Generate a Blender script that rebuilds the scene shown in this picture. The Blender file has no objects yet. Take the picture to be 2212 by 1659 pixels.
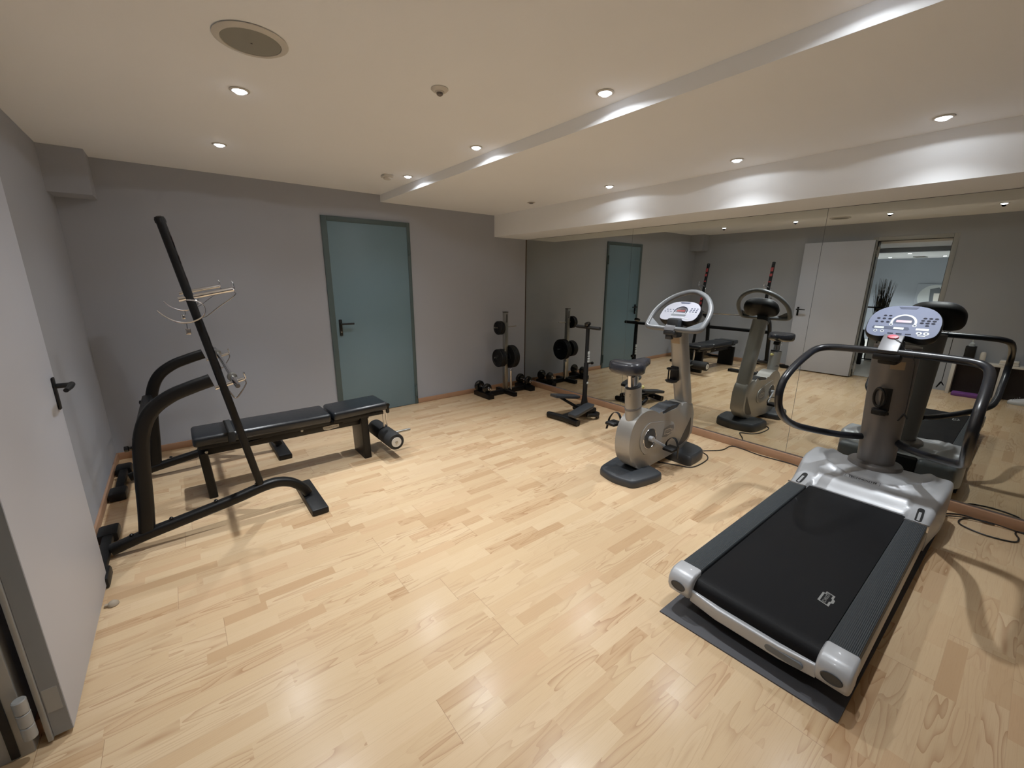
import bpy, bmesh, math, random
from mathutils import Vector, Matrix
random.seed(7)
C = bpy.context.scene.collection
PI = math.pi

# ------------------------------------------------------------------ materials
def srgb(r, g, b):
    f = lambda c: c/12.92 if c <= .04045 else ((c+.055)/1.055)**2.4
    return (f(r), f(g), f(b), 1)

class NT:
    def __init__(s, mat):
        mat.use_nodes = True
        s.t = mat.node_tree; s.n = s.t.nodes; s.l = s.t.links
        s.n.clear()
        s.out = s.n.new('ShaderNodeOutputMaterial')
        s.b = s.n.new('ShaderNodeBsdfPrincipled')
        s.l.new(s.b.outputs[0], s.out.inputs[0])
    def new(s, t, **k):
        n = s.n.new(t)
        for a, v in k.items(): setattr(n, a, v)
        return n
    def link(s, a, b): s.l.new(a, b)
    def math(s, op, a, b=None, c=None):
        n = s.new('ShaderNodeMath', operation=op)
        for i, v in enumerate((a, b, c)):
            if v is None: continue
            if isinstance(v, (int, float)): n.inputs[i].default_value = v
            else: s.link(v, n.inputs[i])
        return n.outputs[0]
    def mix(s, fac, a, b, blend='MIX'):
        n = s.new('ShaderNodeMix', data_type='RGBA', blend_type=blend)
        for i, v in ((0, fac), (6, a), (7, b)):
            if isinstance(v, (int, float, tuple)): n.inputs[i].default_value = v
            else: s.link(v, n.inputs[i])
        return n.outputs[2]
    def coords(s): return s.new('ShaderNodeTexCoord').outputs['Object']
    def noise(s, vec, scale, detail=4, rough=.5):
        n = s.new('ShaderNodeTexNoise'); n.inputs['Scale'].default_value = scale
        n.inputs['Detail'].default_value = detail; n.inputs['Roughness'].default_value = rough
        s.link(vec, n.inputs['Vector']); return n.outputs[0]
    def bump(s, h, strength, dist=.01):
        n = s.new('ShaderNodeBump'); n.inputs['Strength'].default_value = strength
        n.inputs['Distance'].default_value = dist; s.link(h, n.inputs['Height'])
        s.link(n.outputs[0], s.b.inputs['Normal'])
    def ramp(s, fac, stops):
        n = s.new('ShaderNodeValToRGB'); e = n.color_ramp.elements
        while len(e) < len(stops): e.new(.5)
        for i, (p, c) in enumerate(stops): e[i].position = p; e[i].color = c
        s.link(fac, n.inputs[0]); return n.outputs[0]

MATS = {}
def mat(name, col, rough=.5, metal=0., spec=.5, var=.05, scale=30., bump=0., coat=0., emit=None, es=1., alpha=None):
    if name in MATS: return MATS[name]
    m = bpy.data.materials.new(name); t = NT(m); b = t.b
    c = srgb(*col); v = t.coords()
    n = t.noise(v, scale)
    lo = tuple(x*(1-var) for x in c[:3])+(1,); hi = tuple(min(1, x*(1+var)) for x in c[:3])+(1,)
    t.link(t.mix(n, lo, hi), b.inputs['Base Color'])
    b.inputs['Metallic'].default_value = metal
    b.inputs['Specular IOR Level'].default_value = spec
    t.link(t.math('MULTIPLY_ADD', n, .12, max(.02, rough-.06)), b.inputs['Roughness'])
    b.inputs['Coat Weight'].default_value = coat
    b.inputs['Coat Roughness'].default_value = .08
    if emit:
        b.inputs['Emission Color'].default_value = srgb(*emit); b.inputs['Emission Strength'].default_value = es
    if bump: t.bump(t.noise(v, scale*6, 3), bump, .002)
    MATS[name] = m; return m

def floor_material():
    m = bpy.data.materials.new('laminate_floor'); t = NT(m); b = t.b
    v = t.coords(); sep = t.new('ShaderNodeSeparateXYZ'); t.link(v, sep.inputs[0])
    x, y = sep.outputs[0], t.math('SUBTRACT', sep.outputs[1], .9245)
    SW = .0625
    row = t.math('FLOOR', t.math('DIVIDE', y, SW))
    pl = t.math('FLOOR', t.math('DIVIDE', y, SW*3))
    wn = t.new('ShaderNodeTexWhiteNoise', noise_dimensions='1D'); t.link(row, wn.inputs['W'])
    wp = t.new('ShaderNodeTexWhiteNoise', noise_dimensions='1D'); t.link(t.math('ADD', pl, 31.7), wp.inputs['W'])
    # boards of 1.26 m, each strip cut into blocks of uneven length
    pu = t.math('DIVIDE', t.math('ADD', x, t.math('MULTIPLY', wp.outputs[0], 1.26)), 1.26)
    board = t.math('FLOOR', pu)
    off = t.math('MULTIPLY', wn.outputs[0], 7.3)
    wob = t.math('MULTIPLY', t.math('SINE', t.math('ADD', t.math('MULTIPLY', x, 5.3), off)), .07)
    u = t.math('DIVIDE', t.math('ADD', t.math('ADD', x, off), wob), t.math('MULTIPLY_ADD', wn.outputs[0], .10, .33))
    blk = t.math('ADD', t.math('FLOOR', u), t.math('MULTIPLY', board, 17))
    cmb = t.new('ShaderNodeCombineXYZ'); t.link(row, cmb.inputs[0]); t.link(blk, cmb.inputs[1])
    wb = t.new('ShaderNodeTexWhiteNoise', noise_dimensions='2D'); t.link(cmb.outputs[0], wb.inputs['Vector'])
    rnd, rcol = wb.outputs[0], wb.outputs[1]
    base = t.ramp(rnd, [(0, srgb(.74, .60, .445)), (.13, srgb(.795, .667, .512)), (.5, srgb(.81, .69, .535)), (.85, srgb(.83, .715, .565)), (1, srgb(.785, .645, .49))])
    sc = t.new('ShaderNodeSeparateColor'); t.link(rcol, sc.inputs[0])
    gx = t.math('ADD', x, t.math('MULTIPLY', sc.outputs[0], 40))
    gy = t.math('ADD', t.math('MULTIPLY', y, 8.0), t.math('MULTIPLY', sc.outputs[1], 40))
    gv = t.new('ShaderNodeCombineXYZ'); t.link(gx, gv.inputs[0]); t.link(gy, gv.inputs[1])
    n1 = t.noise(gv.outputs[0], 1.9, 1.2, .4)
    ring = t.math('FRACT', t.math('MULTIPLY', n1, 9))
    ringd = t.math('POWER', ring, 3.5)
    wide = t.math('MULTIPLY', ringd, t.math('MULTIPLY', t.math('MAXIMUM', t.math('SUBTRACT', sc.outputs[2], .30), 0), 1.0))
    c1 = t.mix(t.math('MINIMUM', wide, .7), base, srgb(.60, .425, .28))
    gv2 = t.new('ShaderNodeCombineXYZ'); t.link(t.math('MULTIPLY', gx, 2.2), gv2.inputs[0]); t.link(t.math('MULTIPLY', gy, 12), gv2.inputs[1])
    n2 = t.noise(gv2.outputs[0], 3, 3, .6)
    c2 = t.mix(t.math('MULTIPLY', t.math('MAXIMUM', t.math('SUBTRACT', n2, .5), 0), .9), c1, srgb(.66, .49, .34))
    big = t.noise(v, .8, 2)
    c2 = t.mix(t.math('MULTIPLY', t.math('MAXIMUM', t.math('SUBTRACT', big, .5), 0), .35), c2, srgb(.80, .62, .50))
    ep = t.math('LESS_THAN', t.math('FRACT', t.math('DIVIDE', y, SW*3)), .006)
    eb = t.math('LESS_THAN', t.math('FRACT', pu), .0014)
    seam = t.math('MAXIMUM', t.math('MULTIPLY', ep, .22), t.math('MULTIPLY', eb, .55))
    c3 = t.mix(seam, c2, srgb(.46, .33, .23))
    t.link(c3, b.inputs['Base Color'])
    t.link(t.math('MULTIPLY_ADD', n2, .10, .17), b.inputs['Roughness'])
    b.inputs['Specular IOR Level'].default_value = .45
    t.bump(t.math('ADD', t.math('MULTIPLY', seam, -1), t.math('MULTIPLY', n2, .15)), .06, .002)
    return m

def rib_material():
    m = bpy.data.materials.new('ribbed_rail'); t = NT(m); b = t.b
    v = t.coords(); sep = t.new('ShaderNodeSeparateXYZ'); t.link(v, sep.inputs[0])
    w = t.math('SINE', t.math('MULTIPLY', sep.outputs[1], 1100))
    n = t.noise(v, 60)
    t.link(t.mix(n, srgb(.165, .18, .192), srgb(.205, .222, .232)), b.inputs['Base Color'])
    b.inputs['Roughness'].default_value = .55; b.inputs['Specular IOR Level'].default_value = .3
    t.bump(w, .5, .002); return m

def belt_material():
    m = bpy.data.materials.new('running_belt'); t = NT(m); b = t.b
    v = t.coords(); n = t.noise(v, 3, 3); n2 = t.noise(v, 350, 2)
    t.link(t.mix(n, srgb(.04, .04, .046), srgb(.06, .06, .068)), b.inputs['Base Color'])
    t.link(t.math('MULTIPLY_ADD', n, .2, .42), b.inputs['Roughness']); b.inputs['Specular IOR Level'].default_value = .10
    t.bump(n2, .25, .001); return m

def mirror_material():
    m = bpy.data.materials.new('mirror_glass'); t = NT(m); b = t.b
    n = t.noise(t.coords(), 2)
    t.link(t.mix(n, (.60, .618, .588, 1), (.625, .643, .612, 1)), b.inputs['Base Color'])
    b.inputs['Metallic'].default_value = 1; b.inputs['Roughness'].default_value = 0
    return m

def wall_material(name, c, var=.03):
    m = bpy.data.materials.new(name); t = NT(m); b = t.b
    v = t.coords(); n = t.noise(v, 1.3, 3); g = t.noise(v, 220, 2)
    cc = srgb(*c)
    t.link(t.mix(n, tuple(x*(1-var) for x in cc[:3])+(1,), tuple(x*(1+var) for x in cc[:3])+(1,)), b.inputs['Base Color'])
    b.inputs['Roughness'].default_value = .75; b.inputs['Specular IOR Level'].default_value = .25
    t.bump(g, .12, .002); return m

M = dict(
    floor=floor_material(), rib=rib_material(), belt=belt_material(), mirror=mirror_material(),
    wall=wall_material('grey_mauve_paint', (.63, .642, .672)),
    hallwall=wall_material('hall_blue_grey_paint', (.60, .625, .66)),
    ceil=wall_material('cream_ceiling_paint', (.955, .962, .97)),
    base=mat('skirting_wood', (.66, .50, .385), .4, scale=8, var=.15),
    teal=mat('teal_door_paint', (.39, .495, .545), .45, scale=4),
    tealf=mat('teal_frame_paint', (.255, .32, .325), .5, scale=4),
    leaf=mat('pale_grey_door_paint', (.755, .77, .815), .45, scale=3, var=.03),
    leafe=mat('door_edge_grey', (.52, .525, .53), .5, scale=8),
    black=mat('black_powder_coat', (.030, .029, .031), .42, spec=.28, scale=80, bump=.05),
    blackg=mat('black_gloss', (.030, .030, .036), .18, scale=20),
    blackp=mat('black_plastic', (.036, .037, .041), .5, spec=.32, scale=50),
    vinyl=mat('black_vinyl', (.075, .088, .105), .30, scale=40, bump=.12),
    foam=mat('black_foam', (.06, .06, .062), .8, scale=90, bump=.2),
    chrome=mat('chrome', (.86, .86, .87), .13, 1., scale=10, var=.02),
    steel=mat('brushed_steel', (.62, .62, .60), .32, 1., scale=30),
    silver=mat('silver_plastic', (.665, .672, .685), .38, .25, scale=60, var=.03, coat=.15),
    silverb=mat('silver_champagne', (.60, .59, .57), .38, .45, scale=60, var=.04),
    silverd=mat('silver_dark', (.40, .40, .41), .42, .3, scale=60),
    column=mat('column_grey', (.43, .415, .405), .42, .35, scale=60),
    dgrey=mat('dark_grey_plastic', (.155, .168, .185), .48, scale=60, bump=.05),
    mgrey=mat('mid_grey_plastic', (.36, .38, .40), .45, scale=60),
    bar=mat('bar_rubber', (.065, .075, .10), .32, scale=40),
    gbar=mat('grey_bar', (.42, .43, .44), .36, .2, scale=40),
    saddle=mat('saddle_vinyl', (.165, .17, .195), .24, scale=40),
    face=mat('lilac_console', (.42, .45, .545), .6, spec=.25, scale=20, var=.02),
    facel=mat('light_console', (.66, .665, .71), .55, spec=.3, scale=20, var=.02),
    faceb=mat('console_band', (.27, .295, .375), .6, spec=.25, scale=20),
    key=mat('console_key', (.10, .11, .165), .65, spec=.15, scale=20),
    white=mat('white_print', (.74, .76, .76), .45, scale=20, var=.02),
    pinkd=mat('pink_display', (.70, .55, .60), .4, scale=20),
    redd=mat('dark_display', (.17, .12, .14), .3, scale=20),
    red=mat('red_key', (.78, .25, .33), .4, scale=20),
    decal=mat('red_decal', (.50, .15, .15), .5, scale=15),
    tan=mat('tan_sticker', (.62, .53, .42), .5, scale=30),
    rubber=mat('rubber_mat', (.285, .285, .30), .75, scale=120, bump=.3),
    logo=mat('logo_grey', (.50, .50, .49), .5, scale=30),
    logod=mat('logo_dark', (.19, .18, .19), .5, scale=30),
    logol=mat('logo_light', (.72, .69, .63), .5, scale=30),
    plate=mat('iron_plate', (.035, .035, .042), .55, spec=.3, scale=60, bump=.15),
    ballg=mat('glossy_iron', (.03, .03, .032), .12, scale=30),
    speaker=mat('speaker_grille', (.53, .525, .49), .6, scale=200, bump=.3),
    white_p=mat('white_fixture', (.80, .78, .74), .4, scale=20),
    sensor=mat('sensor_lens', (.40, .37, .36), .4, scale=20),
    lamp=mat('lamp_glow', (1, 1, 1), .5, emit=(.93, .96, 1), es=14.),
    lampoff=mat('lamp_off', (.45, .43, .42), .3),
    rubberseal=mat('door_seal', (.03, .03, .04), .7, scale=30),
    hinge=mat('grey_hinge', (.62, .62, .61), .45, .2, scale=30),
    purple=mat('purple_foam', (.40, .20, .46), .7, scale=40),
    cabw=mat('cabinet_white', (.84, .82, .78), .5, scale=5),
    cabd=mat('cabinet_dark', (.13, .105, .11), .6, scale=5),
    iron=mat('railing_iron', (.07, .07, .075), .5, scale=30),
    stone=mat('pale_stone', (.84, .82, .78), .4, scale=6, var=.08),
    twig=mat('dry_twig', (.30, .27, .22), .8, scale=20),
    shoe=mat('white_shoe_fabric', (.84, .84, .85), .7, scale=60),
    shoeg=mat('shoe_grey', (.55, .55, .57), .7, scale=60),
    cable=mat('black_cable', (.06, .055, .06), .5, scale=50),
    seamwood=mat('dark_brown_strip', (.26, .19, .14), .5, scale=20),
    glass=mat('clear_bottle', (.70, .73, .74), .1, scale=20),
    yellow=mat('yellow_knob', (.80, .76, .45), .4, scale=20),
    wedge=mat('door_wedge', (.62, .56, .48), .7, scale=20),
)

# ------------------------------------------------------------------ mesh helpers
def bm_new(): return bmesh.new()
def box(bm, c, s, rot=None, bev=0., seg=2):
    mt = Matrix.Translation(c) @ (rot.to_4x4() if rot is not None else Matrix.Identity(4)) @ Matrix.Diagonal((s[0], s[1], s[2], 1))
    r = bmesh.ops.create_cube(bm, size=1, matrix=mt)
    if bev > 0:
        es = list({e for v in r['verts'] for e in v.link_edges})
        bmesh.ops.bevel(bm, geom=es, offset=bev, segments=seg, affect='EDGES', profile=.5)
    return bm
def b2(bm, x0, x1, y0, y1, z0, z1, bev=0., seg=2):
    return box(bm, ((x0+x1)/2, (y0+y1)/2, (z0+z1)/2), (abs(x1-x0), abs(y1-y0), abs(z1-z0)), None, bev, seg)
def circ(r, n=12, ry=None):
    ry = r if ry is None else ry
    return [(r*math.cos(2*PI*i/n), ry*math.sin(2*PI*i/n)) for i in range(n)]
def rrect(w, h, r, k=3):
    o = []
    for cx, cy, a0 in ((w/2-r, h/2-r, 0), (-w/2+r, h/2-r, 90), (-w/2+r, -h/2+r, 180), (w/2-r, -h/2+r, 270)):
        for i in range(k+1):
            a = math.radians(a0+90*i/k); o.append((cx+r*math.cos(a), cy+r*math.sin(a)))
    return o
def cr(pts, n=6, closed=False):
    P = [Vector(p) for p in pts]; out = []; N = len(P)
    for i in range(N if closed else N-1):
        if closed: p0, p1, p2, p3 = P[(i-1) % N], P[i], P[(i+1) % N], P[(i+2) % N]
        else: p0, p1, p2, p3 = P[max(i-1, 0)], P[i], P[i+1], P[min(i+2, N-1)]
        for j in range(n):
            t = j/n
            out.append(.5*((2*p1)+(p2-p0)*t+(2*p0-5*p1+4*p2-p3)*t*t+(3*p1-p0-3*p2+p3)*t**3))
    if not closed: out.append(P[-1])
    return out
def loft(bm, rings, closed=False, caps=True):
    vs = [[bm.verts.new(p) for p in r] for r in rings]; n = len(rings[0])
    R = len(vs)
    for i in range(R if closed else R-1):
        a, b = vs[i], vs[(i+1) % R]
        for j in range(n):
            try: bm.faces.new((a[j], a[(j+1) % n], b[(j+1) % n], b[j]))
            except ValueError: pass
    if caps and not closed:
        bm.faces.new(list(reversed(vs[0]))); bm.faces.new(vs[-1])
    return vs
def tube(bm, pts, r, n=12, closed=False, section=None, up=None, caps=True):
    P = [Vector(p) for p in pts]; N = len(P); rings = []
    T = []
    for i in range(N):
        if closed: d = P[(i+1) % N]-P[(i-1) % N]
        else: d = P[min(i+1, N-1)]-P[max(i-1, 0)]
        T.append(d.normalized())
    ref = Vector(up) if up else (Vector((0, 0, 1)) if abs(T[0].z) < .9 else Vector((1, 0, 0)))
    u = (ref-T[0]*ref.dot(T[0])).normalized()
    for i in range(N):
        if up: ref = Vector(up); u = ref-T[i]*ref.dot(T[i])
        else: u = u-T[i]*u.dot(T[i])
        u.normalize(); v = T[i].cross(u)
        rr = r[i] if isinstance(r, (list, tuple)) else r
        sec = section or circ(1, n)
        k = 1. if section else rr
        rings.append([P[i]+u*(a*k)+v*(b*k) for a, b in sec])
    loft(bm, rings, closed, caps); return bm
def prism(bm, poly, h0, h1, mp, bev=0., seg=2):
    """poly: 2-D outline; mp(u,v,h) -> point"""
    a = [bm.verts.new(mp(u, v, h0)) for u, v in poly]; b = [bm.verts.new(mp(u, v, h1)) for u, v in poly]
    n = len(poly); fs = [bm.faces.new(list(reversed(a))), bm.faces.new(b)]
    for i in range(n): fs.append(bm.faces.new((a[i], a[(i+1) % n], b[(i+1) % n], b[i])))
    if bev:
        es = list({e for f in fs[:2] for e in f.edges})
        bmesh.ops.bevel(bm, geom=es, offset=bev, segments=seg, affect='EDGES', profile=.5)
    return bm
def lathe(bm, prof, n=24, at=(0, 0, 0), axis='z', rot=None):
    rings = []
    for r, z in prof:
        r = max(r, 1e-4); ring = []
        for i in range(n):
            a = 2*PI*i/n; p = Vector((r*math.cos(a), r*math.sin(a), z))
            if axis == 'x': p = Vector((p.z, p.x, p.y))
            elif axis == 'y': p = Vector((p.y, p.z, p.x))
            if rot is not None: p = rot @ p
            ring.append(p+Vector(at))
        rings.append(ring)
    loft(bm, rings); return bm
def ell(bm, c, r, n=16, m=10):
    rings = []
    for i in range(1, m):
        ph = -PI/2+PI*i/m
        rings.append([Vector((c[0]+r[0]*math.cos(ph)*math.cos(2*PI*j/n), c[1]+r[1]*math.cos(ph)*math.sin(2*PI*j/n), c[2]+r[2]*math.sin(ph))) for j in range(n)])
    loft(bm, rings); return bm

ORG = {}
def finish(name, bm, m, org, angle=38):
    bmesh.ops.translate(bm, verts=bm.verts, vec=-Vector(org))
    bmesh.ops.recalc_face_normals(bm, faces=bm.faces)
    lim = math.radians(angle)
    for f in bm.faces: f.smooth = True
    for e in bm.edges:
        if len(e.link_faces) == 2 and e.calc_face_angle(0) > lim: e.smooth = False
    me = bpy.data.meshes.new(name); bm.to_mesh(me); bm.free()
    me.materials.append(M[m] if isinstance(m, str) else m)
    o = bpy.data.objects.new(name, me); C.objects.link(o); return o
def thing(name, label, cat, loc=(0, 0, 0), group=None, kind=None):
    o = bpy.data.objects.new(name, None); C.objects.link(o); o.empty_display_size = .05
    o.location = loc; ORG[o] = Vector(loc); tag(o, label, cat, group, kind); return o
def tag(o, label, cat, group=None, kind=None):
    o['label'] = label; o['category'] = cat
    if group: o['group'] = group
    if kind: o['kind'] = kind
    return o
def part(name, bm, m, parent, label=None, angle=38):
    o = finish(name, bm, m, ORG[parent], angle); o.parent = parent; ORG[o] = ORG[parent]
    if label: o['label'] = label
    return o
def solo(name, bm, m, label, cat, group=None, kind=None, org=(0, 0, 0), angle=38):
    o = finish(name, bm, m, org, angle); o.location = org; ORG[o] = Vector(org); return tag(o, label, cat, group, kind)
def text_mesh(bm, txt, size, mp, bold=.0):
    cu = bpy.data.curves.new('txt', 'FONT'); cu.body = txt; cu.size = size; cu.align_x = 'CENTER'; cu.align_y = 'CENTER'
    cu.offset = bold
    o = bpy.data.objects.new('txt', cu); C.objects.link(o)
    dg = bpy.context.evaluated_depsgraph_get(); me = bpy.data.meshes.new_from_object(o.evaluated_get(dg))
    b = bmesh.new(); b.from_mesh(me)
    mv = {v: bm.verts.new(mp(v.co.x, v.co.y, 0)) for v in b.verts}
    for f in b.faces:
        try: bm.faces.new([mv[v] for v in f.verts])
        except ValueError: pass
    b.free(); bpy.data.objects.remove(o); bpy.data.curves.remove(cu); bpy.data.meshes.remove(me)
    return bm

# ------------------------------------------------------------------ room constants (metres)
XL, XR, YB, YF = -.573, 3.911, 4.6255, -1.6
Z1, Z2, ZB = 2.360, 2.290, 2.028
XS, XB = 1.872, 3.371
DY0, DY1, DZ = .909, 1.819, 2.144        # doorway outer frame on the left wall
# ------------------------------------------------------------------ setting
bm = bm_new(); b2(bm, XL-.22, XR+.1, YF-.1, YB+.1, -.1, 0)
solo('floor', bm, 'floor', 'pale beech strip laminate floor of the gym', 'floor', kind='structure')
bm = bm_new(); b2(bm, XL-.22, XR+.1, YB, YB+.12, 0, 2.5)
solo('wall_back', bm, 'wall', 'grey mauve wall behind the teal door', 'wall', kind='structure')
bm = bm_new()
b2(bm, XL-.2, XL, DY1-.03, YB, 0, 2.5); b2(bm, XL-.2, XL, YF, DY0+.03, 0, 2.5); b2(bm, XL-.2, XL, DY0+.03, DY1-.03, DZ-.03, 2.5)
solo('wall_left', bm, 'wall', 'grey mauve wall with the open grey door', 'wall', kind='structure')
bm = bm_new(); b2(bm, XR+.006, XR+.12, YF, YB, 0, 2.5)
solo('wall_right', bm, 'wall', 'wall carrying the mirror panels', 'wall', kind='structure')
bm = bm_new(); b2(bm, XL-.2, XR+.1, YF-.12, YF, 0, 2.5)
solo('wall_front', bm, 'wall', 'grey wall behind the viewer', 'wall', kind='structure')
bm = bm_new()
prof = [(XL-.2, Z1), (XS, Z1), (XS, Z2), (XR+.1, Z2), (XR+.1, 2.5), (XL-.2, 2.5)]
prism(bm, prof, YF-.1, YB+.1, lambda u, v, h: Vector((u, h, v)))
solo('ceiling', bm, 'ceil', 'cream stepped ceiling with recessed downlights', 'ceiling', kind='structure', angle=20)
bm = bm_new(); b2(bm, XB, XR+.1, YF, YB, ZB, Z2+.01)
solo('trim_1', bm, 'ceil', 'cream boxed beam running above the mirrors', 'beam', kind='structure')
bm = bm_new(); b2(bm, XL, -.345, 4.372, YB, 2.062, Z1)
solo('trim_2', bm, 'wall', 'short grey boxed duct in the far left ceiling corner', 'duct', kind='structure')
bm = bm_new(); b2(bm, XL, XL+.014, 1.83, YB, 0, .06, .003)
solo('baseboard_left', bm, 'base', 'beech skirting along the left wall', 'baseboard', kind='structure')
bm = bm_new(); b2(bm, XL, 1.240, YB-.014, YB, 0, .06, .003); b2(bm, 2.190, XR, YB-.014, YB, 0, .06, .003)
solo('baseboard_back', bm, 'base', 'beech skirting along the back wall', 'baseboard', kind='structure')
bm = bm_new(); b2(bm, XR-.016, XR+.01, YF, YB, 0, .068, .003)
solo('baseboard_right', bm, 'base', 'beech skirting under the mirrors', 'baseboard', kind='structure')
bm = bm_new(); b2(bm, XR-.006, XR+.006, YB-.006, YB, .07, ZB)
solo('trim_3', bm, 'seamwood', 'thin brown strip between back wall and mirror', 'trim', kind='structure')

# mirrors
seams = [4.618, 2.876, 1.150, -.58]
labs = ['leftmost mirror panel, beside the back wall and weight stand', 'middle mirror panel behind the exercise bike', 'rightmost mirror panel behind the treadmill']
for i in range(3):
    bm = bm_new(); b2(bm, XR, XR+.006, seams[i+1]+.0015, seams[i]-.0015, .080, ZB-.004)
    solo('mirror', bm, 'mirror', labs[i], 'mirror', 'mirror panels on the right wall', org=(XR, (seams[i]+seams[i+1])/2, .08))

# ---- teal back door
d = thing('door_1', 'closed teal steel door with black lever handle in the back wall', 'door', (1.71, YB, 0), kind='structure')
bm = bm_new()
x0, x1, zt = 1.2437, 2.1862, 2.104
b2(bm, x0, x0+.055, YB-.018, YB, 0, zt, .004); b2(bm, x1-.040, x1, YB-.018, YB, 0, zt, .004); b2(bm, x0+.0555, x1-.0405, YB-.018, YB, zt-.05, zt, .004)
part('door_frame', bm, 'tealf', d, 'darker teal door frame')
bm = bm_new(); b2(bm, x0+.050, x1-.032, YB-.012, YB-.001, .006, zt-.045, .002)
lf = part('door_leaf', bm, 'teal', d, 'teal door leaf')
bm = bm_new(); b2(bm, 1.326, 1.358, YB-.028, YB-.010, .905, 1.075, .006)
h = part('handle_plate', bm, 'blackp', lf, 'black handle plate')
bm = bm_new(); tube(bm, [(1.342, YB-.02, 1.03), (1.342, YB-.066, 1.03)], .010); tube(bm, [(1.340, YB-.062, 1.03), (1.47, YB-.062, 1.03)], .010)
part('lever_handle', bm, 'blackp', lf, 'black lever handle')
bm = bm_new(); lathe(bm, [(.001, -.002), (.008, -.001), (.008, .002), (.001, .003)], 12, (1.342, YB-.030, .945), 'y')
part('lock_cylinder', bm, 'steel', lf, 'steel lock cylinder')
for zc in (1.82, .17):
    bm = bm_new(); tube(bm, [(x1-.022, YB-.028, zc-.07), (x1-.022, YB-.028, zc+.07)], .010, 10); b2(bm, x1-.036, x1-.022, YB-.03, YB-.008, zc-.05, zc+.05)
    part('hinge', bm, 'tealf', d)

# ---- open grey door on the left wall
d = thing('door_2', 'open pale grey door lying back against the left wall', 'door', (XL, 1.79, 0), kind='structure')
HX, HY = -.500, 1.772           # hinge corner
A = math.radians(1.0)           # swing: nearly flat to the wall
def DL(u, n, z):                # u along leaf from hinge, n out into the room
    return Vector((HX+.022+u*math.sin(A)*.6+n*math.cos(A), HY+u*math.cos(A)-n*math.sin(A), z))
def dbox(bm, u0, u1, n0, n1, z0, z1, bev=0.):
    c = DL((u0+u1)/2, (n0+n1)/2, (z0+z1)/2); return box(bm, c, (n1-n0, u1-u0, z1-z0), Matrix.Rotation(-A*.6, 3, 'Z'), bev)
bm = bm_new(); dbox(bm, 0, .905, -.046, 0, .018, 2.10, .002)
lf = part('door_leaf', bm, 'leaf', d, 'pale grey door leaf')
bm = bm_new(); dbox(bm, -.003, .001, -.046, -.002, .02, 2.098)
part('leaf_edge', bm, 'leafe', lf, 'darker grey hinge edge of the leaf')
bm = bm_new(); dbox(bm, -.012, .004, -.060, -.047, 0.012, 2.10, .003)
part('edge_lip', bm, 'hinge', lf, 'grey rebate lip of the leaf')
bm = bm_new(); dbox(bm, .835, .865, .001, .009, .93, 1.075, .004)
part('handle_plate', bm, 'blackp', lf, 'black handle plate')
bm = bm_new(); tube(bm, [DL(.85, 0, 1.035), DL(.85, .062, 1.035)], .011)
tube(bm, [DL(.862, .056, 1.035), DL(.80, .060, 1.035), DL(.735, .056, 1.033)], [.012, .011, .009])
part('lever_handle', bm, 'blackp', lf, 'black lever handle')
for zc in (.16, 1.93):
    bm = bm_new()
    for k in range(3):
        z0 = zc-.075+k*.05; lathe(bm, [(.014, z0), (.0165, z0+.003), (.0165, z0+.046), (.014, z0+.049)], 16, (XL+.016, HY-.040, 0))
    dbox(bm, -.004, -.001, -.043, -.008, zc-.045, zc+.045)
    box(bm, (XL+.012, HY-.022, zc), (.012, .034, .06), None, .003)
    part('hinge', bm, 'hinge', d, 'grey barrel hinge')
bm = bm_new()
for ya, yb in ((DY0, DY0+.055), (DY1-.055, DY1)): b2(bm, XL-.2, XL+.006, ya, yb, 0, DZ, .004)
b2(bm, XL-.2, XL+.006, DY0+.0555, DY1-.0555, DZ-.055, DZ, .004)
part('door_frame', bm, 'hinge', d, 'grey steel door frame')
bm = bm_new(); b2(bm, XL-.045, XL-.025, DY1-.062, DY1-.056, .01, DZ-.06, .002); b2(bm, XL-.045, XL-.025, DY0+.056, DY0+.062, .01, DZ-.06, .002)
b2(bm, XL-.045, XL-.025, DY0+.06, DY1-.06, DZ-.063, DZ-.056, .001)
part('door_seal', bm, 'rubberseal', d, 'black rubber door seal')
bm = bm_new(); lathe(bm, [(.02, 0), (.022, .004), (.02, .012), (.012, .02), (.001, .022)], 16, (-.435, 2.46, 0)); b2(bm, -.465, -.43, 2.452, 2.468, .0, .014, .003)
solo('door_stop', bm, 'wedge', 'small pale door stop on the floor beside the open grey door', 'door stop', org=(-.44, 2.46, 0))

# ------------------------------------------------------------------ ceiling fittings
def downlight(x, y, z, on, label, dim=1.):
    t = thing('downlight', label, 'ceiling light', (x, y, z), 'recessed ceiling downlights')
    bm = bm_new(); lathe(bm, [(.030, -.001), (.042, -.001), (.043, -.003), (.038, -.006), (.032, -.006), (.030, -.003)], 24, (x, y, z))
    part('trim_ring', bm, 'white_p', t)
    bm = bm_new(); lathe(bm, [(.001, -.002), (.029, -.002), (.027, -.006), (.018, -.014), (.001, -.017)], 20, (x, y, z))
    part('lamp', bm, 'lamp' if on else 'lampoff', t, 'glowing lamp' if on else 'unlit lamp')
    if on:
        for pw, ang, bl, zz in ((2.6, 166, .06, -.019), (25, 126, 1.0, -.0195), (76, 76, 1.0, -.020)):
            l = bpy.data.lights.new('downlight_beam', 'SPOT'); l.energy = pw*dim; l.color = (.925, .967, 1.0)
            l.spot_size = math.radians(ang); l.spot_blend = bl; l.shadow_soft_size = .020
            o = bpy.data.objects.new('downlight_beam', l); C.objects.link(o); o.location = (0, 0, zz); o.parent = t
    return t
XA, XM, XC = .387, 1.741, 3.110
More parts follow.
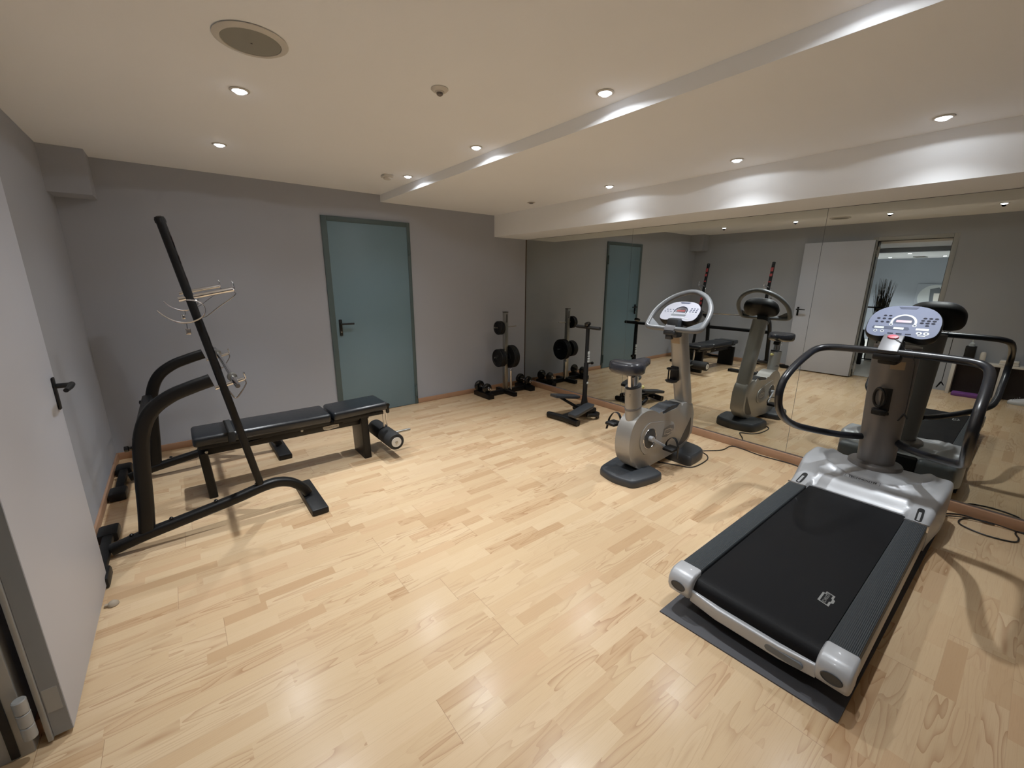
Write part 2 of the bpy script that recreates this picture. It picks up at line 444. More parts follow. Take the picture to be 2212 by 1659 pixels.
L1 = [(XA, 3.634, 'lit downlight in the main ceiling, left row, nearest the back wall'),
      (XA, 2.573, 'lit downlight in the main ceiling beyond the round speaker'),
      (XA, 1.497, 'lit downlight of the left row seen only in the mirror, third from back wall'),
      (XA, .520, 'lit downlight of the left row seen only in the mirror, fourth from back wall'),
      (XM, 3.655, 'lit downlight beside the smoke detector, farthest along the ceiling step'),
      (XM, 2.592, 'lit downlight beside the ceiling step, between its two neighbours'),
      (XM, 1.495, 'lit downlight beside the ceiling step, nearest of the three in view'),
      (XM, .510, 'lit downlight beside the step at the top right out of frame')]
for x, y, lb in L1: downlight(x, y, Z1, True, lb, {(XA, 1.497): .8, (XA, .520): .55, (XM, .510): .45}.get((x, y), 1.))
for y, on, lb in ((.498, True, 'lit downlight in the lower ceiling above the treadmill'), (1.490, True, 'lit downlight in the lower ceiling above the exercise bike'),
                  (2.567, True, 'lit downlight in the lower ceiling, farthest of the lit ones by the beam'), (3.603, False, 'unlit downlight in the lower ceiling near the back wall')):
    downlight(XC, y, Z2, on, lb, .72 if y < 1 else .85)

t = thing('ceiling_speaker', 'large round grey speaker grille in the main ceiling', 'speaker', (.366, 2.035, Z1))
bm = bm_new(); lathe(bm, [(.098, -.001), (.122, -.001), (.124, -.005), (.112, -.012), (.100, -.011), (.098, -.004)], 40, (.366, 2.035, Z1)); part('rim', bm, 'white_p', t)
bm = bm_new(); lathe(bm, [(.001, -.004), (.099, -.004), (.098, -.009), (.05, -.012), (.001, -.0125)], 40, (.366, 2.035, Z1)); part('grille', bm, 'speaker', t)
bm = bm_new(); lathe(bm, [(.001, -.012), (.004, -.0128), (.003, -.0145), (.001, -.015)], 8, (.366, 2.035, Z1)); part('centre_screw', bm, 'sensor', t)
t = thing('motion_sensor', 'small round white motion sensor in the middle of the main ceiling', 'sensor', (1.114, 1.957, Z1))
bm = bm_new(); lathe(bm, [(.001, 0), (.040, 0), (.041, -.004), (.032, -.012), (.022, -.013), (.021, -.018), (.001, -.018)], 28, (1.114, 1.957, Z1)); part('housing', bm, 'white_p', t)
bm = bm_new(); lathe(bm, [(.001, -.017), (.016, -.018), (.014, -.026), (.006, -.031), (.001, -.032)], 20, (1.114, 1.957, Z1)); part('lens', bm, 'sensor', t)
t = thing('smoke_detector', 'small square white smoke detector on the ceiling near the back wall', 'smoke detector', (1.588, 3.735, Z1))
bm = bm_new(); box(bm, (1.588, 3.735, Z1-.010), (.085, .085, .020), None, .006); part('housing', bm, 'white_p', t)
bm = bm_new(); lathe(bm, [(.034, -.018), (.034, -.030), (.028, -.036), (.001, -.036)], 20, (1.588, 3.735, Z1)); part('sensor_head', bm, 'white_p', t)

# ------------------------------------------------------------------ squat rack
YN, YFR = 2.93, 4.02
rk = thing('squat_rack', 'black steel squat rack with leaning uprights and chrome hooks by the left wall', 'squat rack', (-.05, 3.47, 0))
def rk_side(y):
    dx = .016 if y > 3.5 else 0.
    P = lambda x, z, dy=0: Vector((x+dx, y+dy, z))
    # base beam rising from the rear foot, arching down into the front foot
    bm = bm_new()
    tube(bm, cr([P(-.47, .045), P(-.33, .078), P(-.10, .117), P(.12, .155), P(.27, .187), P(.36, .193), P(.44, .165), P(.505, .105), P(.53, .06)], 6), 1, section=rrect(.062, .056, .016), up=(0, 1, 0))
    part('base_beam', bm, 'black', rk)
    bm = bm_new()
    tube(bm, cr([P(-.315, .08), P(-.295, .25), P(-.272, .50), P(-.245, .67), P(-.19, .785), P(-.10, .855), P(.0, .893), P(.10, .922)], 6), 1, section=rrect(.052, .074, .018), up=(0, 1, 0))
    part('rear_post', bm, 'black', rk)
    # leaning upright with a rounded top
    bm = bm_new(); a, b = Vector((.262+dx, y, .205)), Vector((.004+dx, y, 1.778)); d = (b-a).normalized()
    sec = rrect(.048, .042, .016)
    tube(bm, [a, b, b+d*.012, b+d*.022], 1, section=sec, up=(0, 1, 0))
    for k, s in ((.012, .93), (.022, .75)): pass
    up = part('upright', bm, 'black', rk)
    nrm = Vector((d.z, 0, -d.x))
    bm = bm_new(); c0 = b+d*.006; lathe(bm, [(.0245, -.012), (.0245, .006), (.020, .016), (.010, .021), (.001, .022)], 18, c0, 'z', Vector((0, 0, 1)).rotation_difference(d).to_matrix())
    part('end_cap', bm, 'blackp', up)
    # numbered decal strip on the room side
    q = lambda s, w: b-d*s+nrm*.0222+Vector((0, w, 0))
    for s, hh in ((.10, .06), (.19, .045), (.30, .02), (.62, .05), (.70, .05), (.79, .05)):
        bm = bm_new(); vs = [bm.verts.new(q(s+e*hh/2, f*.021)) for e, f in ((-1, -1), (-1, 1), (1, 1), (1, -1))]; bm.faces.new(vs)
        part('decal', bm, 'decal', up, 'red marking block on the upright')
    # feet
    bm = bm_new(); b2(bm, .495, .60, y-.25, y+.25, 0, .045, .012); part('front_foot', bm, 'blackp', rk)
    bm = bm_new()
    for s in (-1, 1): b2(bm, -.552, -.455, y+s*.245-.07, y+s*.245+.07, 0, .062, .016)
    b2(bm, -.525, -.475, y-.22, y+.22, .018, .055, .008); part('rear_foot', bm, 'blackp', rk)
    for x, z in ((.50, .112), (.24, .215), (.02, .172), (-.20, .135), (-.38, .098)):
        bm = bm_new(); lathe(bm, [(.010, 0), (.010, .006), (.006, .010), (.001, .010)], 8, (x, y, z)); part('bolt', bm, 'blackg', rk)
    # long upper chrome hook
    bm = bm_new(); z0 = 1.388
    tube(bm, [P(.018, z0-.006, -.005), P(.275, z0+.046, -.005)], .0135, 12)
    tube(bm, [P(.262, z0+.045, -.005), P(.278, z0+.046, -.005), P(.276, z0+.082, -.005), P(.270, z0+.092, -.005)], .005, 8)
    tube(bm, cr([P(.274, z0+.036, -.005), P(.279, z0+.014, -.005), P(.20, z0-.045, -.005), P(.132, z0-.098, -.005), P(.105, z0-.105, -.005)], 4), .003, 6)
    part('hook', bm, 'chrome', rk, 'long upper chrome bar hook')
    bm = bm_new()
    tube(bm, cr([P(.05, z0-.006, -.04), P(.09, z0-.012, -.05), P(.116, z0-.03, -.055), P(.124, z0-.06, -.055), P(.110, z0-.095, -.055), P(.075, z0-.118, -.055), P(.035, z0-.127, -.055), P(-.01, z0-.118, -.055), P(-.05, z0-.092, -.055), P(-.080, z0-.058, -.055)], 5), .0045, 8)
    part('lever_wire', bm, 'chrome', rk, 'bent chrome lever wire')
    bm = bm_new(); tube(bm, [P(.033, z0-.128, -.055), P(.033, z0-.158, -.055)], .0022, 6); b2(bm, .020, .046, y-.067, y-.043, z0-.190, z0-.158, .003)
    part('hanging_tag', bm, 'chrome', rk, 'small chrome pin block hanging below the lever wire')
    # short lower hook that carries the bar
    bm = bm_new(); z0 = .882
    tube(bm, [P(.112, z0-.010, -.004), P(.262, z0+.026, -.004)], .012, 12)
    tube(bm, [P(.258, z0+.026, -.004), P(.268, z0+.028, -.004), P(.263, z0+.066, -.004)], .005, 8)
    tube(bm, cr([P(.264, z0+.018, -.004), P(.266, z0-.006, -.004), P(.225, z0-.068, -.004), P(.205, z0-.084, -.004), P(.192, z0-.070, -.004), P(.165, z0-.01, -.004)], 4), .004, 6)
    part('hook', bm, 'chrome', rk, 'short lower chrome bar hook')
    bm = bm_new(); lathe(bm, [(.001, 0), (.010, .002), (.011, .02), (.016, .024), (.016, .040), (.001, .044)], 14, P(-.288, .60), 'x', Matrix.Rotation(PI, 3, 'Z'))
    part('pin_knob', bm, 'blackg', rk)
rk_side(YN); rk_side(YFR)
bm = bm_new(); tube(bm, [(-.262, YN+.02, .625), (-.262, YFR-.02, .625)], 1, section=rrect(.06, .06, .014), up=(0, 0, 1)); part('cross_member', bm, 'black', rk)

bb = thing('barbell', 'chrome barbell lying across the lower hooks of the squat rack', 'barbell', (.205, 3.475, .922))
bm = bm_new(); tube(bm, [(.205, 2.95, .922), (.205, 4.00, .922)], .0125, 14); part('shaft', bm, 'chrome', bb)
for s in (-1, 1):
    bm = bm_new(); c = (.205, 3.475, .922)
    lathe(bm, [(.001, s*.54), (.0135, s*.54), (.0135, s*.79), (.011, s*.80), (.001, s*.80)], 16, c, 'y'); part('sleeve', bm, 'chrome', bb)
    bm = bm_new(); lathe(bm, [(.013, s*.50), (.026, s*.503), (.026, s*.53), (.013, s*.535)], 18, c, 'y'); part('collar', bm, 'steel', bb)

# ------------------------------------------------------------------ bench
be = thing('weight_bench', 'black padded adjustable weight bench under the squat rack', 'bench', (.6, 3.49, 0))
Y0, Y1 = 3.335, 3.655
def pad(x0, x1, z0, z1, dz=0., r=.02):
    bm = bm_new(); k = []
    b2(bm, x0, x1, Y0, Y1, z0, z1, .022, 4)
    if dz:
        for v in bm.verts: v.co.z += (v.co.x-x0)/(x1-x0)*dz
    return bm
p1 = part('back_pad', pad(-.045, .838, .392, .462), 'vinyl', be, 'long black vinyl back pad')
p2 = part('seat_pad', pad(.853, 1.300, .396, .464, .012), 'vinyl', be, 'short black vinyl seat pad')
bm = bm_new(); b2(bm, .150, .195, Y0-.004, Y1+.004, .388, .466, .006); part('strap', bm, 'foam', p1, 'black strap around the back pad')
bm = bm_new(); b2(bm, -.02, .83, Y0+.035, Y1-.035, .365, .395, .004); b2(bm, .86, 1.27, Y0+.035, Y1-.035, .368, .398, .004); part('pad_board', bm, 'blackp', be)
bm = bm_new(); b2(bm, -.0, 1.14, 3.42, 3.47, .300, .372, .008); b2(bm, -.0, 1.14, 3.53, 3.58, .300, .372, .008); b2(bm, .0, 1.12, 3.46, 3.54, .31, .36); b2(bm, .93, 1.15, 3.40, 3.60, .345, .375, .004); part('frame', bm, 'black', be)
bm = bm_new(); tube(bm, [(.25, 3.395, .345), (.60, 3.395, .39)], 1, section=rrect(.03, .012, .004), up=(0, 1, 0)); part('adjustment_arm', bm, 'black', be)
bm = bm_new(); tube(bm, [(.0, 3.50, .335), (.017, 3.50, .0)], 1, section=rrect(.27, .052, .01), up=(0, 1, 0)); part('leg', bm, 'black', be)
bm = bm_new(); tube(bm, [(1.105, 3.51, .37), (1.113, 3.51, 0)], 1, section=rrect(.27, .062, .01), up=(0, 1, 0)); part('leg', bm, 'black', be)
for x, z in ((.02, .345), (.63, .345), (.80, .325), (.875, .40)):
    bm = bm_new(); lathe(bm, [(.001, -.005), (.009, -.004), (.010, .002)], 10, (x, 3.417 if x > .05 else 3.36, z), 'y'); part('bolt', bm, 'steel', be)
bm = bm_new(); mp = lambda u, v, h: Vector((.845+u, 3.4165-h, .329+v))
prism(bm, [(-.062, -.004), (-.05, -.016), (-.02, -.020), (.02, -.014), (.062, -.010), (.062, .014), (.02, .016), (-.062, .012)], 0, .002, mp); bd = part('badge', bm, 'logol', be, 'pale maker badge')
bm = bm_new(); text_mesh(bm, 'TECHNOGYM', .017, lambda u, v, h: Vector((.845+u, 3.4140, .328+v))); part('lettering', bm, 'logod', bd)
bm = bm_new(); b2(bm, 1.285, 1.315, Y0+.006, Y0+.036, .375, .455, .01); lathe(bm, [(.001, -.004), (.016, -.003), (.016, .003), (.001, .004)], 14, (1.300, Y0+.005, .45), 'y'); part('roller_bracket', bm, 'black', be)
bm = bm_new()
for dx in (-.012, .012): tube(bm, [(1.298+dx, 3.43, .40), (1.305+dx*1.2, 3.43, .17)], .007, 10)
part('roller_post', bm, 'chrome', be, 'chrome post of the leg roller')
bm = bm_new(); RX, RZ = 1.295, .160
lathe(bm, [(.016, -.245), (.066, -.243), (.070, -.235), (.070, -.015), (.066, -.008), (.018, -.006)], 28, (RX, 3.435, RZ), 'y')
lathe(bm, [(.018, .006), (.066, .008), (.070, .015), (.070, .235), (.066, .243), (.016, .245)], 28, (RX, 3.435, RZ), 'y'); ro = part('foam_roller', bm, 'foam', be)
bm = bm_new(); lathe(bm, [(.001, -.249), (.042, -.249), (.043, -.244), (.040, -.240)], 24, (RX, 3.435, RZ), 'y'); part('end_cap', bm, 'white_p', ro, 'white roller end cap')
bm = bm_new(); lathe(bm, [(.001, -.256), (.010, -.255), (.013, -.250), (.013, -.246)], 16, (RX, 3.435, RZ), 'y'); part('end_nut', bm, 'steel', ro)
bm = bm_new(); tube(bm, [(1.30, 3.40, .165), (1.515, 3.40, .165)], .0125, 12); part('weight_peg', bm, 'steel', be)

# ------------------------------------------------------------------ weight stand
PX, PY = 3.335, 4.34
ws = thing('weight_stand', 'silver post weight stand with black base in the far corner', 'weight stand', (PX, PY, 0))
bm = bm_new(); b2(bm, PX-.027, PX+.027, PY-.027, PY+.027, .05, 1.085, .004); po = part('post', bm, 'steel', ws, 'silver square post')
bm = bm_new(); b2(bm, PX-.028, PX+.028, PY-.028, PY+.028, 1.083, 1.092, .002); part('post_cap', bm, 'blackp', po)
bm = bm_new(); b2(bm, PX-.007, PX+.013, PY-.0285, PY-.0275, .955, 1.06); part('label_strip', bm, 'logod', po)
bm = bm_new(); b2(bm, 3.02, 3.70, PY-.03, PY+.03, .006, .060, .006); b2(bm, PX-.03, PX+.03, 4.115, 4.52, .0, .055, .008); part('base_cross', bm, 'black', ws)
for xc in (3.005, 3.705):
    bm = bm_new(); prism(bm, [(4.20, 0), (4.54, 0), (4.545, .055), (4.49, .075), (4.40, .058), (4.30, .075), (4.20, .06)], xc-.045, xc+.045, lambda u, v, h: Vector((h, u, v)), .006); part('dumbbell_tray', bm, 'black', ws)
for z in (.892, .50):
    for s in (-1, 1):
        bm = bm_new(); tube(bm, [(PX+s*.02, PY, z), (PX+s*.178, PY, z+.006)], .0085, 12)
        part('peg', bm, 'steel', ws)
bm = bm_new(); lathe(bm, [(.001, .055), (.015, .055), (.015, .30), (.018, .302), (.018, .335), (.013, .345), (.001, .346)], 16, (PX+.060, PY-.045, 0)); part('bar_holder', bm, 'chrome', ws, 'short chrome vertical bar holder')
def plate(x, z, r, th, label, side):
    t = thing('weight_plate', label, 'weight plate', (x, PY, z), 'weight plates on the stand')
    bm = bm_new(); h = th/2
    lathe(bm, [(.011, -h), (r*.30, -h), (r*.32, -h*.55), (r*.80, -h*.55), (r*.84, -h), (r*.97, -h), (r, -h*.6), (r, h*.6), (r*.97, h), (r*.84, h), (r*.80, h*.55), (r*.32, h*.55), (r*.30, h), (.011, h)], 36, (x, PY, z), 'x')
    part('disc', bm, 'plate', t)
    bm = bm_new(); lathe(bm, [(.0095, -h-.002), (.018, -h-.001), (.018, h+.001), (.0095, h+.002)], 16, (x, PY, z), 'x'); part('hub', bm, 'blackg', t)
for i, nm in enumerate(('outer', 'inner')): plate(PX-.112+i*.034, .889, .088, .031, 'small black plate on the upper left peg, the %s of two' % nm, -1)
for i, nm in enumerate(('outermost', 'middle', 'innermost')):
    plate(PX-.120+i*.030, .495, .118, .028, 'medium black plate on the lower left peg, %s of three' % nm, -1)
    plate(PX+.118-i*.030, .497, .152, .028, 'large black plate on the lower right peg, %s of three' % nm, 1)
def dumbbell(x, y, z, label):
    t = thing('dumbbell', label, 'dumbbell', (x, y, z), 'dumbbells on the stand base')
    bm = bm_new(); tube(bm, [(x, y-.165, z), (x, y+.155, z)], .012, 14); part('handle', bm, 'chrome', t)
    for s, r in ((-1, .064), (1, .072)):
        bm = bm_new(); lathe(bm, [(.012, -.030), (r*.55, -.030), (r*.9, -.022), (r, -.012), (r, .012), (r*.9, .022), (r*.55, .030), (.012, .030)], 28, (x, y+s*.088, z), 'y'); part('disc', bm, 'ballg', t)
        bm = bm_new(); lathe(bm, [(.012, -.010), (.021, -.008), (.021, .008), (.012, .010)], 6, (x, y+s*.130, z), 'y'); part('spinlock_nut', bm, 'chrome', t)
dumbbell(3.005, 4.385, .128, 'black spinlock dumbbell on the left tray of the weight stand')
dumbbell(3.705, 4.385, .128, 'black spinlock dumbbell on the right tray of the weight stand')

# ------------------------------------------------------------------ stepper
st = thing('stepper', 'small black twist stepper with T handlebar in front of the mirror', 'stepper', (3.3, 3.04, 0))
CX, CY = 3.475, 3.05
bm = bm_new(); tube(bm, [(3.105, 3.245, .035), (3.125, 3.03, .045), (3.135, 2.82, .035)], 1, section=rrect(.06, .06, .018), up=(0, 0, 1)); part('rear_stabiliser', bm, 'blackp', st)
bm = bm_new(); tube(bm, [(3.54, 2.90, .03), (3.555, 3.05, .04), (3.54, 3.22, .03)], 1, section=rrect(.055, .055, .018), up=(0, 0, 1)); part('front_stabiliser', bm, 'blackp', st)
bm = bm_new(); tube(bm, [(3.11, 3.03, .05), (3.56, 3.05, .055)], 1, section=rrect(.05, .07, .012), up=(0, 0, 1)); b2(bm, 3.40, 3.56, 2.93, 3.17, .05, .105, .02); part('frame', bm, 'blackp', st)
bm = bm_new(); lathe(bm, [(.001, .09), (.046, .09), (.042, .14), (.030, .20), (.026, .26), (.026, .60), (.021, .61), (.021, 1.0), (.001, 1.0)], 18, (CX, CY, 0)); co = part('column', bm, 'blackp', st)
bm = bm_new()
for z0, z1 in ((.70, .735), (.675, .69), (.645, .665), (.615, .638), (.37, .392)): b2(bm, CX-.006, CX+.020, CY-.0285, CY-.019, z0, z1, .001)
part('lettering', bm, 'white', co, 'worn white lettering on the column')
bm = bm_new(); tube(bm, [(CX, CY, .60), (CX+.065, CY-.02, .60)], .008, 10); lathe(bm, [(.012, -.012), (.017, -.006), (.017, .008), (.001, .012)], 12, (CX+.07, CY-.022, .60), 'x'); part('height_knob', bm, 'blackg', co)
bm = bm_new(); tube(bm, [(CX, CY-.165, .998), (CX, CY+.165, .998)], .018, 14); part('handlebar', bm, 'foam', st)
bm = bm_new(); lathe(bm, [(.001, 0), (.030, 0), (.036, .008), (.034, .024), (.025, .030), (.001, .031)], 20, (CX-.004, CY, 1.022), 'z', Matrix.Rotation(-.35, 3, 'Y')); part('display', bm, 'blackg', st)
def pedal(y0, za, zb, xa, xb, sk):
    bm = bm_new()
    L = [(xa, -.05), (xa+.05, -.062), (xb-.05, -.062), (xb, -.045), (xb, .045), (xb-.05, .062), (xa+.05, .062), (xa, .05)]
    f = lambda u: za+(u-xa)/(xb-xa)*(zb-za)
    prism(bm, L, 0, .035, lambda u, v, h: Vector((u, y0+v+sk*(u-xa), f(u)+h)), .008); return bm
part('pedal', pedal(2.875, .095, .145, 3.085, 3.44, .12), 'dgrey', st, 'lowered near pedal')
part('pedal', pedal(3.20, .235, .175, 3.13, 3.48, -.10), 'dgrey', st, 'raised far pedal')
bm = bm_new(); tube(bm, [(3.20, 3.19, .235), (3.42, 3.06, .08)], [.014, .020], 12); part('cylinder', bm, 'blackg', st)
bm = bm_new(); tube(bm, [(3.14, 2.91, .10), (3.42, 3.0, .075)], [.014, .020], 12); part('cylinder', bm, 'blackg', st)
bm = bm_new(); tube(bm, cr([(3.36, 2.90, .06), (3.45, 2.86, .05), (3.50, 2.87, .02)], 4), .022, 10); lathe(bm, [(.001, -.004), (.012, -.003), (.012, .003)], 12, (3.30, 2.838, .085), 'y'); part('pivot', bm, 'blackp', st)

# ------------------------------------------------------------------ treadmill
YC = .508
tm = thing('treadmill', 'large silver and black treadmill standing on a rubber mat', 'treadmill', (2.65, YC, 0))
def sst(a, b, x):
    t = max(0, min(1, (x-a)/(b-a))); return t*t*(3-2*t)
# belt
bm = bm_new(); prof = [(3.125, .190), (1.715, .190)]
for i in range(1, 10):
    a = PI/2+PI*i/10; prof.append((1.700+.052*math.cos(a), .138+.052*math.sin(a)))
prof += [(1.72, .086), (3.1, .086)]
prism(bm, prof, YC-.238, YC+.238, lambda u, v, h: Vector((u, h, v))); be_ = part('running_belt', bm, 'belt', tm, 'black running belt', 30)

def ring2(bm, ol, k, mp, cu=0., cv=0.):
    """flat outlined band: the outline and a smaller copy of it"""
    a = [bm.verts.new(mp(u, v, 0)) for u, v in ol]; b = [bm.verts.new(mp(cu+(u-cu)*k[0], cv+(v-cv)*k[1], 0)) for u, v in ol]
    n = len(ol)
    for i in range(n): bm.faces.new((a[i], a[(i+1) % n], b[(i+1) % n], b[i]))
def badge(parent, mp, sc, m, name='badge', lab=None):
    ol = [(-.060, -.022), (-.020, -.022), (-.012, -.030), (.020, -.030), (.028, -.022), (.062, -.022), (.062, .012), (.040, .012), (.036, .022), (-.060, .022)]
    ol = [(u*sc, v*sc) for u, v in ol]; bm = bm_new(); ring2(bm, ol, (.87, .64), mp); b = part(name, bm, m, parent, lab)
    bm = bm_new(); text_mesh(bm, 'TECHNOGYM', .019*sc, lambda u, v, h: mp(u, v, 0)); part('lettering', bm, m, b); return b
badge(be_, lambda u, v, h: Vector((1.990+u*.95+v*.35, YC-.165+v*1.25, .1912+h)), .78, 'logo', lab='grey maker badge printed on the belt')
# side rails, body, rear bar and end caps
for s in (-1, 1):
    bm = bm_new(); ya, yb = YC+s*.242, YC+s*.336; b2(bm, 1.700, 3.045, ya, yb, .168, .206, .007); part('side_rail', bm, 'rib', tm, 'ribbed dark grey side rail')
    bm = bm_new(); b2(bm, 1.70, 3.06, YC+s*.245, YC+s*.341, .085, .170, .012); part('side_frame', bm, 'silverb', tm)
    bm = bm_new(); b2(bm, 3.036, 3.048, YC+s*.238, YC+s*.343, .166, .2085, .002); part('metal_strip', bm, 'chrome', tm, 'thin chrome strip at the rail end')
    bm = bm_new()
    y0, y1 = sorted((YC+s*.238, YC+s*.345))
    pr = [(1.715, .092), (1.660, .088), (1.628, .100), (1.612, .130), (1.612, .165), (1.626, .192), (1.655, .207), (1.715, .209)]
    prism(bm, pr, y0, y1, lambda u, v, h: Vector((u, h, v)), .012, 3); cap = part('end_cap', bm, 'silver', tm, 'silver rear end cap')
    bm = bm_new(); yc = (y0+y1)/2
    rings = []
    for k, dx in ((1, -.0015), (.9, -.003), (.8, .0005), (.3, .004)):
        rings.append([Vector((1.611+dx, yc+.034*k*math.cos(2*PI*i/24), .147+.022*k*math.sin(2*PI*i/24))) for i in range(24)])
    loft(bm, rings); part('plug', bm, 'dgrey', cap, 'dark oval plug')
bm = bm_new(); tube(bm, [(1.652, YC-.24, .112), (1.640, YC-.12, .107), (1.638, YC+.12, .107), (1.652, YC+.24, .112)], 1, section=rrect(.058, .030, .008), up=(0, 0, 1)); rb = part('rear_bar', bm, 'silver', tm, 'silver rear cross bar')
bm = bm_new(); ol = [(-.14+(.052 if i < 9 else -.052)+.013*math.cos(-PI/2+PI*i/8 if i < 9 else PI/2+PI*(i-9)/8), .106+.013*math.sin(-PI/2+PI*i/8 if i < 9 else PI/2+PI*(i-9)/8)) for i in range(18)]
prism(bm, ol, 1.6225, 1.632, lambda u, v, h: Vector((h, YC+u, v))); part('plate_sticker', bm, 'mgrey', rb, 'grey oval sticker')
bm = bm_new(); b2(bm, 1.75, 3.55, YC-.25, YC+.25, .060, .150, .02); part('deck_body', bm, 'blackp', tm)
for x, s in ((1.80, -1), (1.80, 1), (3.40, -1), (3.40, 1)):
    bm = bm_new(); lathe(bm, [(.001, .006), (.034, .006), (.036, .014), (.028, .04), (.024, .10), (.001, .10)], 16, (x, YC+s*.25, 0)); part('levelling_foot', bm, 'blackp', tm)
# front hood as a moulded shell
bm = bm_new(); NX, NY = 60, 72; X0, X1 = 3.040, 3.690
def hw(x):
    w = .343+.026*sst(3.05, 3.45, x); c = .13
    if x > X1-c: w -= c*(1-math.sqrt(max(0, 1-((x-(X1-c))/c)**2)))*.95
    return w
def hz(x, yl, d):
    arm = .208+.100*sst(3.06, 3.40, x)
    if x < 3.112: cen = .150
    else: cen = .196+.070*sst(3.112, 3.225, x)**.8+.030*sst(3.25, 3.34, x)
    a = sst(.226, .246, abs(yl)); a = max(a, sst(3.33, 3.47, x))
    z = cen*(1-a)+arm*a
    e = math.hypot((x-3.50)/.235, yl/.285)
    k = sst(3.22, 3.34, x)
    z += k*(.012*math.exp(-((e-1)/.06)**2)-.010*(1-sst(.86, 1, e)))
    z -= .055*sst(X1-.10, X1, x)
    r = .026
    if d < r: z -= r-math.sqrt(max(0, r*r-(r-d)**2))
    return z
G = []
for i in range(NX+1):
    x = X0+(X1-X0)*(i/NX); row = []; w = hw(x)
    for j in range(NY+1):
        t = -1+2*j/NY; t = math.sin(t*PI/2)*.55+t*.45
        d = min((1-abs(t))*w, 9, (X1-x)*1.2+.0); row.append(bm.verts.new((x, YC+t*w, hz(x, t*w, d))))
    G.append(row)
for i in range(NX):
    for j in range(NY): bm.faces.new((G[i][j], G[i+1][j], G[i+1][j+1], G[i][j+1]))
bd_ = [G[i][0] for i in range(NX+1)]+[G[NX][j] for j in range(1, NY+1)]+[G[i][NY] for i in range(NX-1, -1, -1)]+[G[0][j] for j in range(NY-1, 0, -1)]
lo = [bm.verts.new((v.co.x, v.co.y, .055)) for v in bd_]
for i in range(len(bd_)): bm.faces.new((bd_[i], bd_[(i+1) % len(bd_)], lo[(i+1) % len(bd_)], lo[i]))
bm.faces.new(list(reversed(lo)))
hd = part('motor_hood', bm, 'silver', tm, 'moulded silver front hood', 45)
hz0 = lambda x, y: hz(x, y-YC, .2)
for s in (-1, 1):
    bm = bm_new(); yc = YC+s*.292; ol = []
    for k in range(9): a = PI/2+PI*k/8; ol.append((3.072+.015*math.cos(a), yc+.015*math.sin(a)))
    for k in range(9): a = -PI/2+PI*k/8; ol.append((3.168+.015*math.cos(a), yc-s*.004+.015*math.sin(a)))
    prism(bm, ol, -.002, .0025, lambda u, v, h: Vector((u, v, hz0(u, v)+h))); part('slot', bm, 'blackp', hd, 'dark slot on the hood arm')
    bm = bm_new(); ol2 = [(3.062, yc-.006), (3.160, yc-.006-s*.004), (3.160, yc+.006-s*.004), (3.062, yc+.006)]
    prism(bm, ol2, .0, .005, lambda u, v, h: Vector((u, v, hz0(u, v)+h))); part('slot_bar', bm, 'silver', hd)
bm = bm_new(); text_mesh(bm, 'TECHNOGYM', .023, lambda u, v, h: Vector((3.268+v, YC+.010-u, hz0(3.268+v, YC+.010-u)+.0025)), .0006); part('lettering', bm, 'logod', hd, 'dark maker lettering on the hood')
bm = bm_new(); mpL = lambda u, v, h: Vector((3.268+v, YC+.010-u, hz0(3.268+v, YC+.010-u)+.0015)); ring2(bm, [(-.088, -.013), (-.03, -.013), (0, -.020), (.03, -.013), (.088, -.013), (.088, .014), (-.088, .014)], (.982, .90), mpL); part('lettering_outline', bm, 'logod', hd)
for s in (-1, 1):
    bm = bm_new(); b2(bm, 3.60, 3.745, YC+s*.235-.105, YC+s*.235+.105, .085, .240, .035, 4); part('motor_cover', bm, 'mgrey', tm, 'grey rounded motor cover at the front')
bm = bm_new(); b2(bm, 3.58, 3.735, YC-.135, YC+.135, .05, .235, .015); part('front_panel', bm, 'blackp', tm)
# column
def ellr(cx, cy, z, rx, ry, n=36): return [Vector((cx+rx*math.cos(2*PI*i/n), cy+ry*math.sin(2*PI*i/n), z)) for i in range(n)]
CW = lambda z: .90+.14*(z-.29)/.83
CC = lambda z: 3.555-.135*(z-.29)/.83
bm = bm_new(); loft(bm, [ellr(CC(z), YC+.012, z, .098*CW(z), .108*CW(z)) for z in (.285, .5, .8, 1.12)]); cl = part('column', bm, 'column', tm, 'dark grey oval console column')
bm = bm_new(); loft(bm, [ellr(3.555, YC+.012, z, a, b) for z, a, b in ((.284, .135, .145), (.312, .135, .145), (.322, .128, .138), (.328, .10, .11))]); part('column_flange', bm, 'column', tm)
CS = lambda ang, z, e=0.: Vector((CC(z)-(.098*CW(z)+e)*math.cos(ang), YC+.012+(.108*CW(z)+e)*math.sin(ang), z))
bm = bm_new()
def patch(bm, a0, a1, z0, z1, e, n=8):
    lo_ = [bm.verts.new(CS(a0+(a1-a0)*i/n, z0, e)) for i in range(n+1)]; hi = [bm.verts.new(CS(a0+(a1-a0)*i/n, z1, e)) for i in range(n+1)]
    for i in range(n): bm.faces.new((lo_[i], lo_[i+1], hi[i+1], hi[i]))
patch(bm, -.62, .0, .985, 1.035, .0012); patch(bm, 0, .60, 1.012, 1.035, .0012); part('sticker', bm, 'tan', cl, 'tan paper sticker')
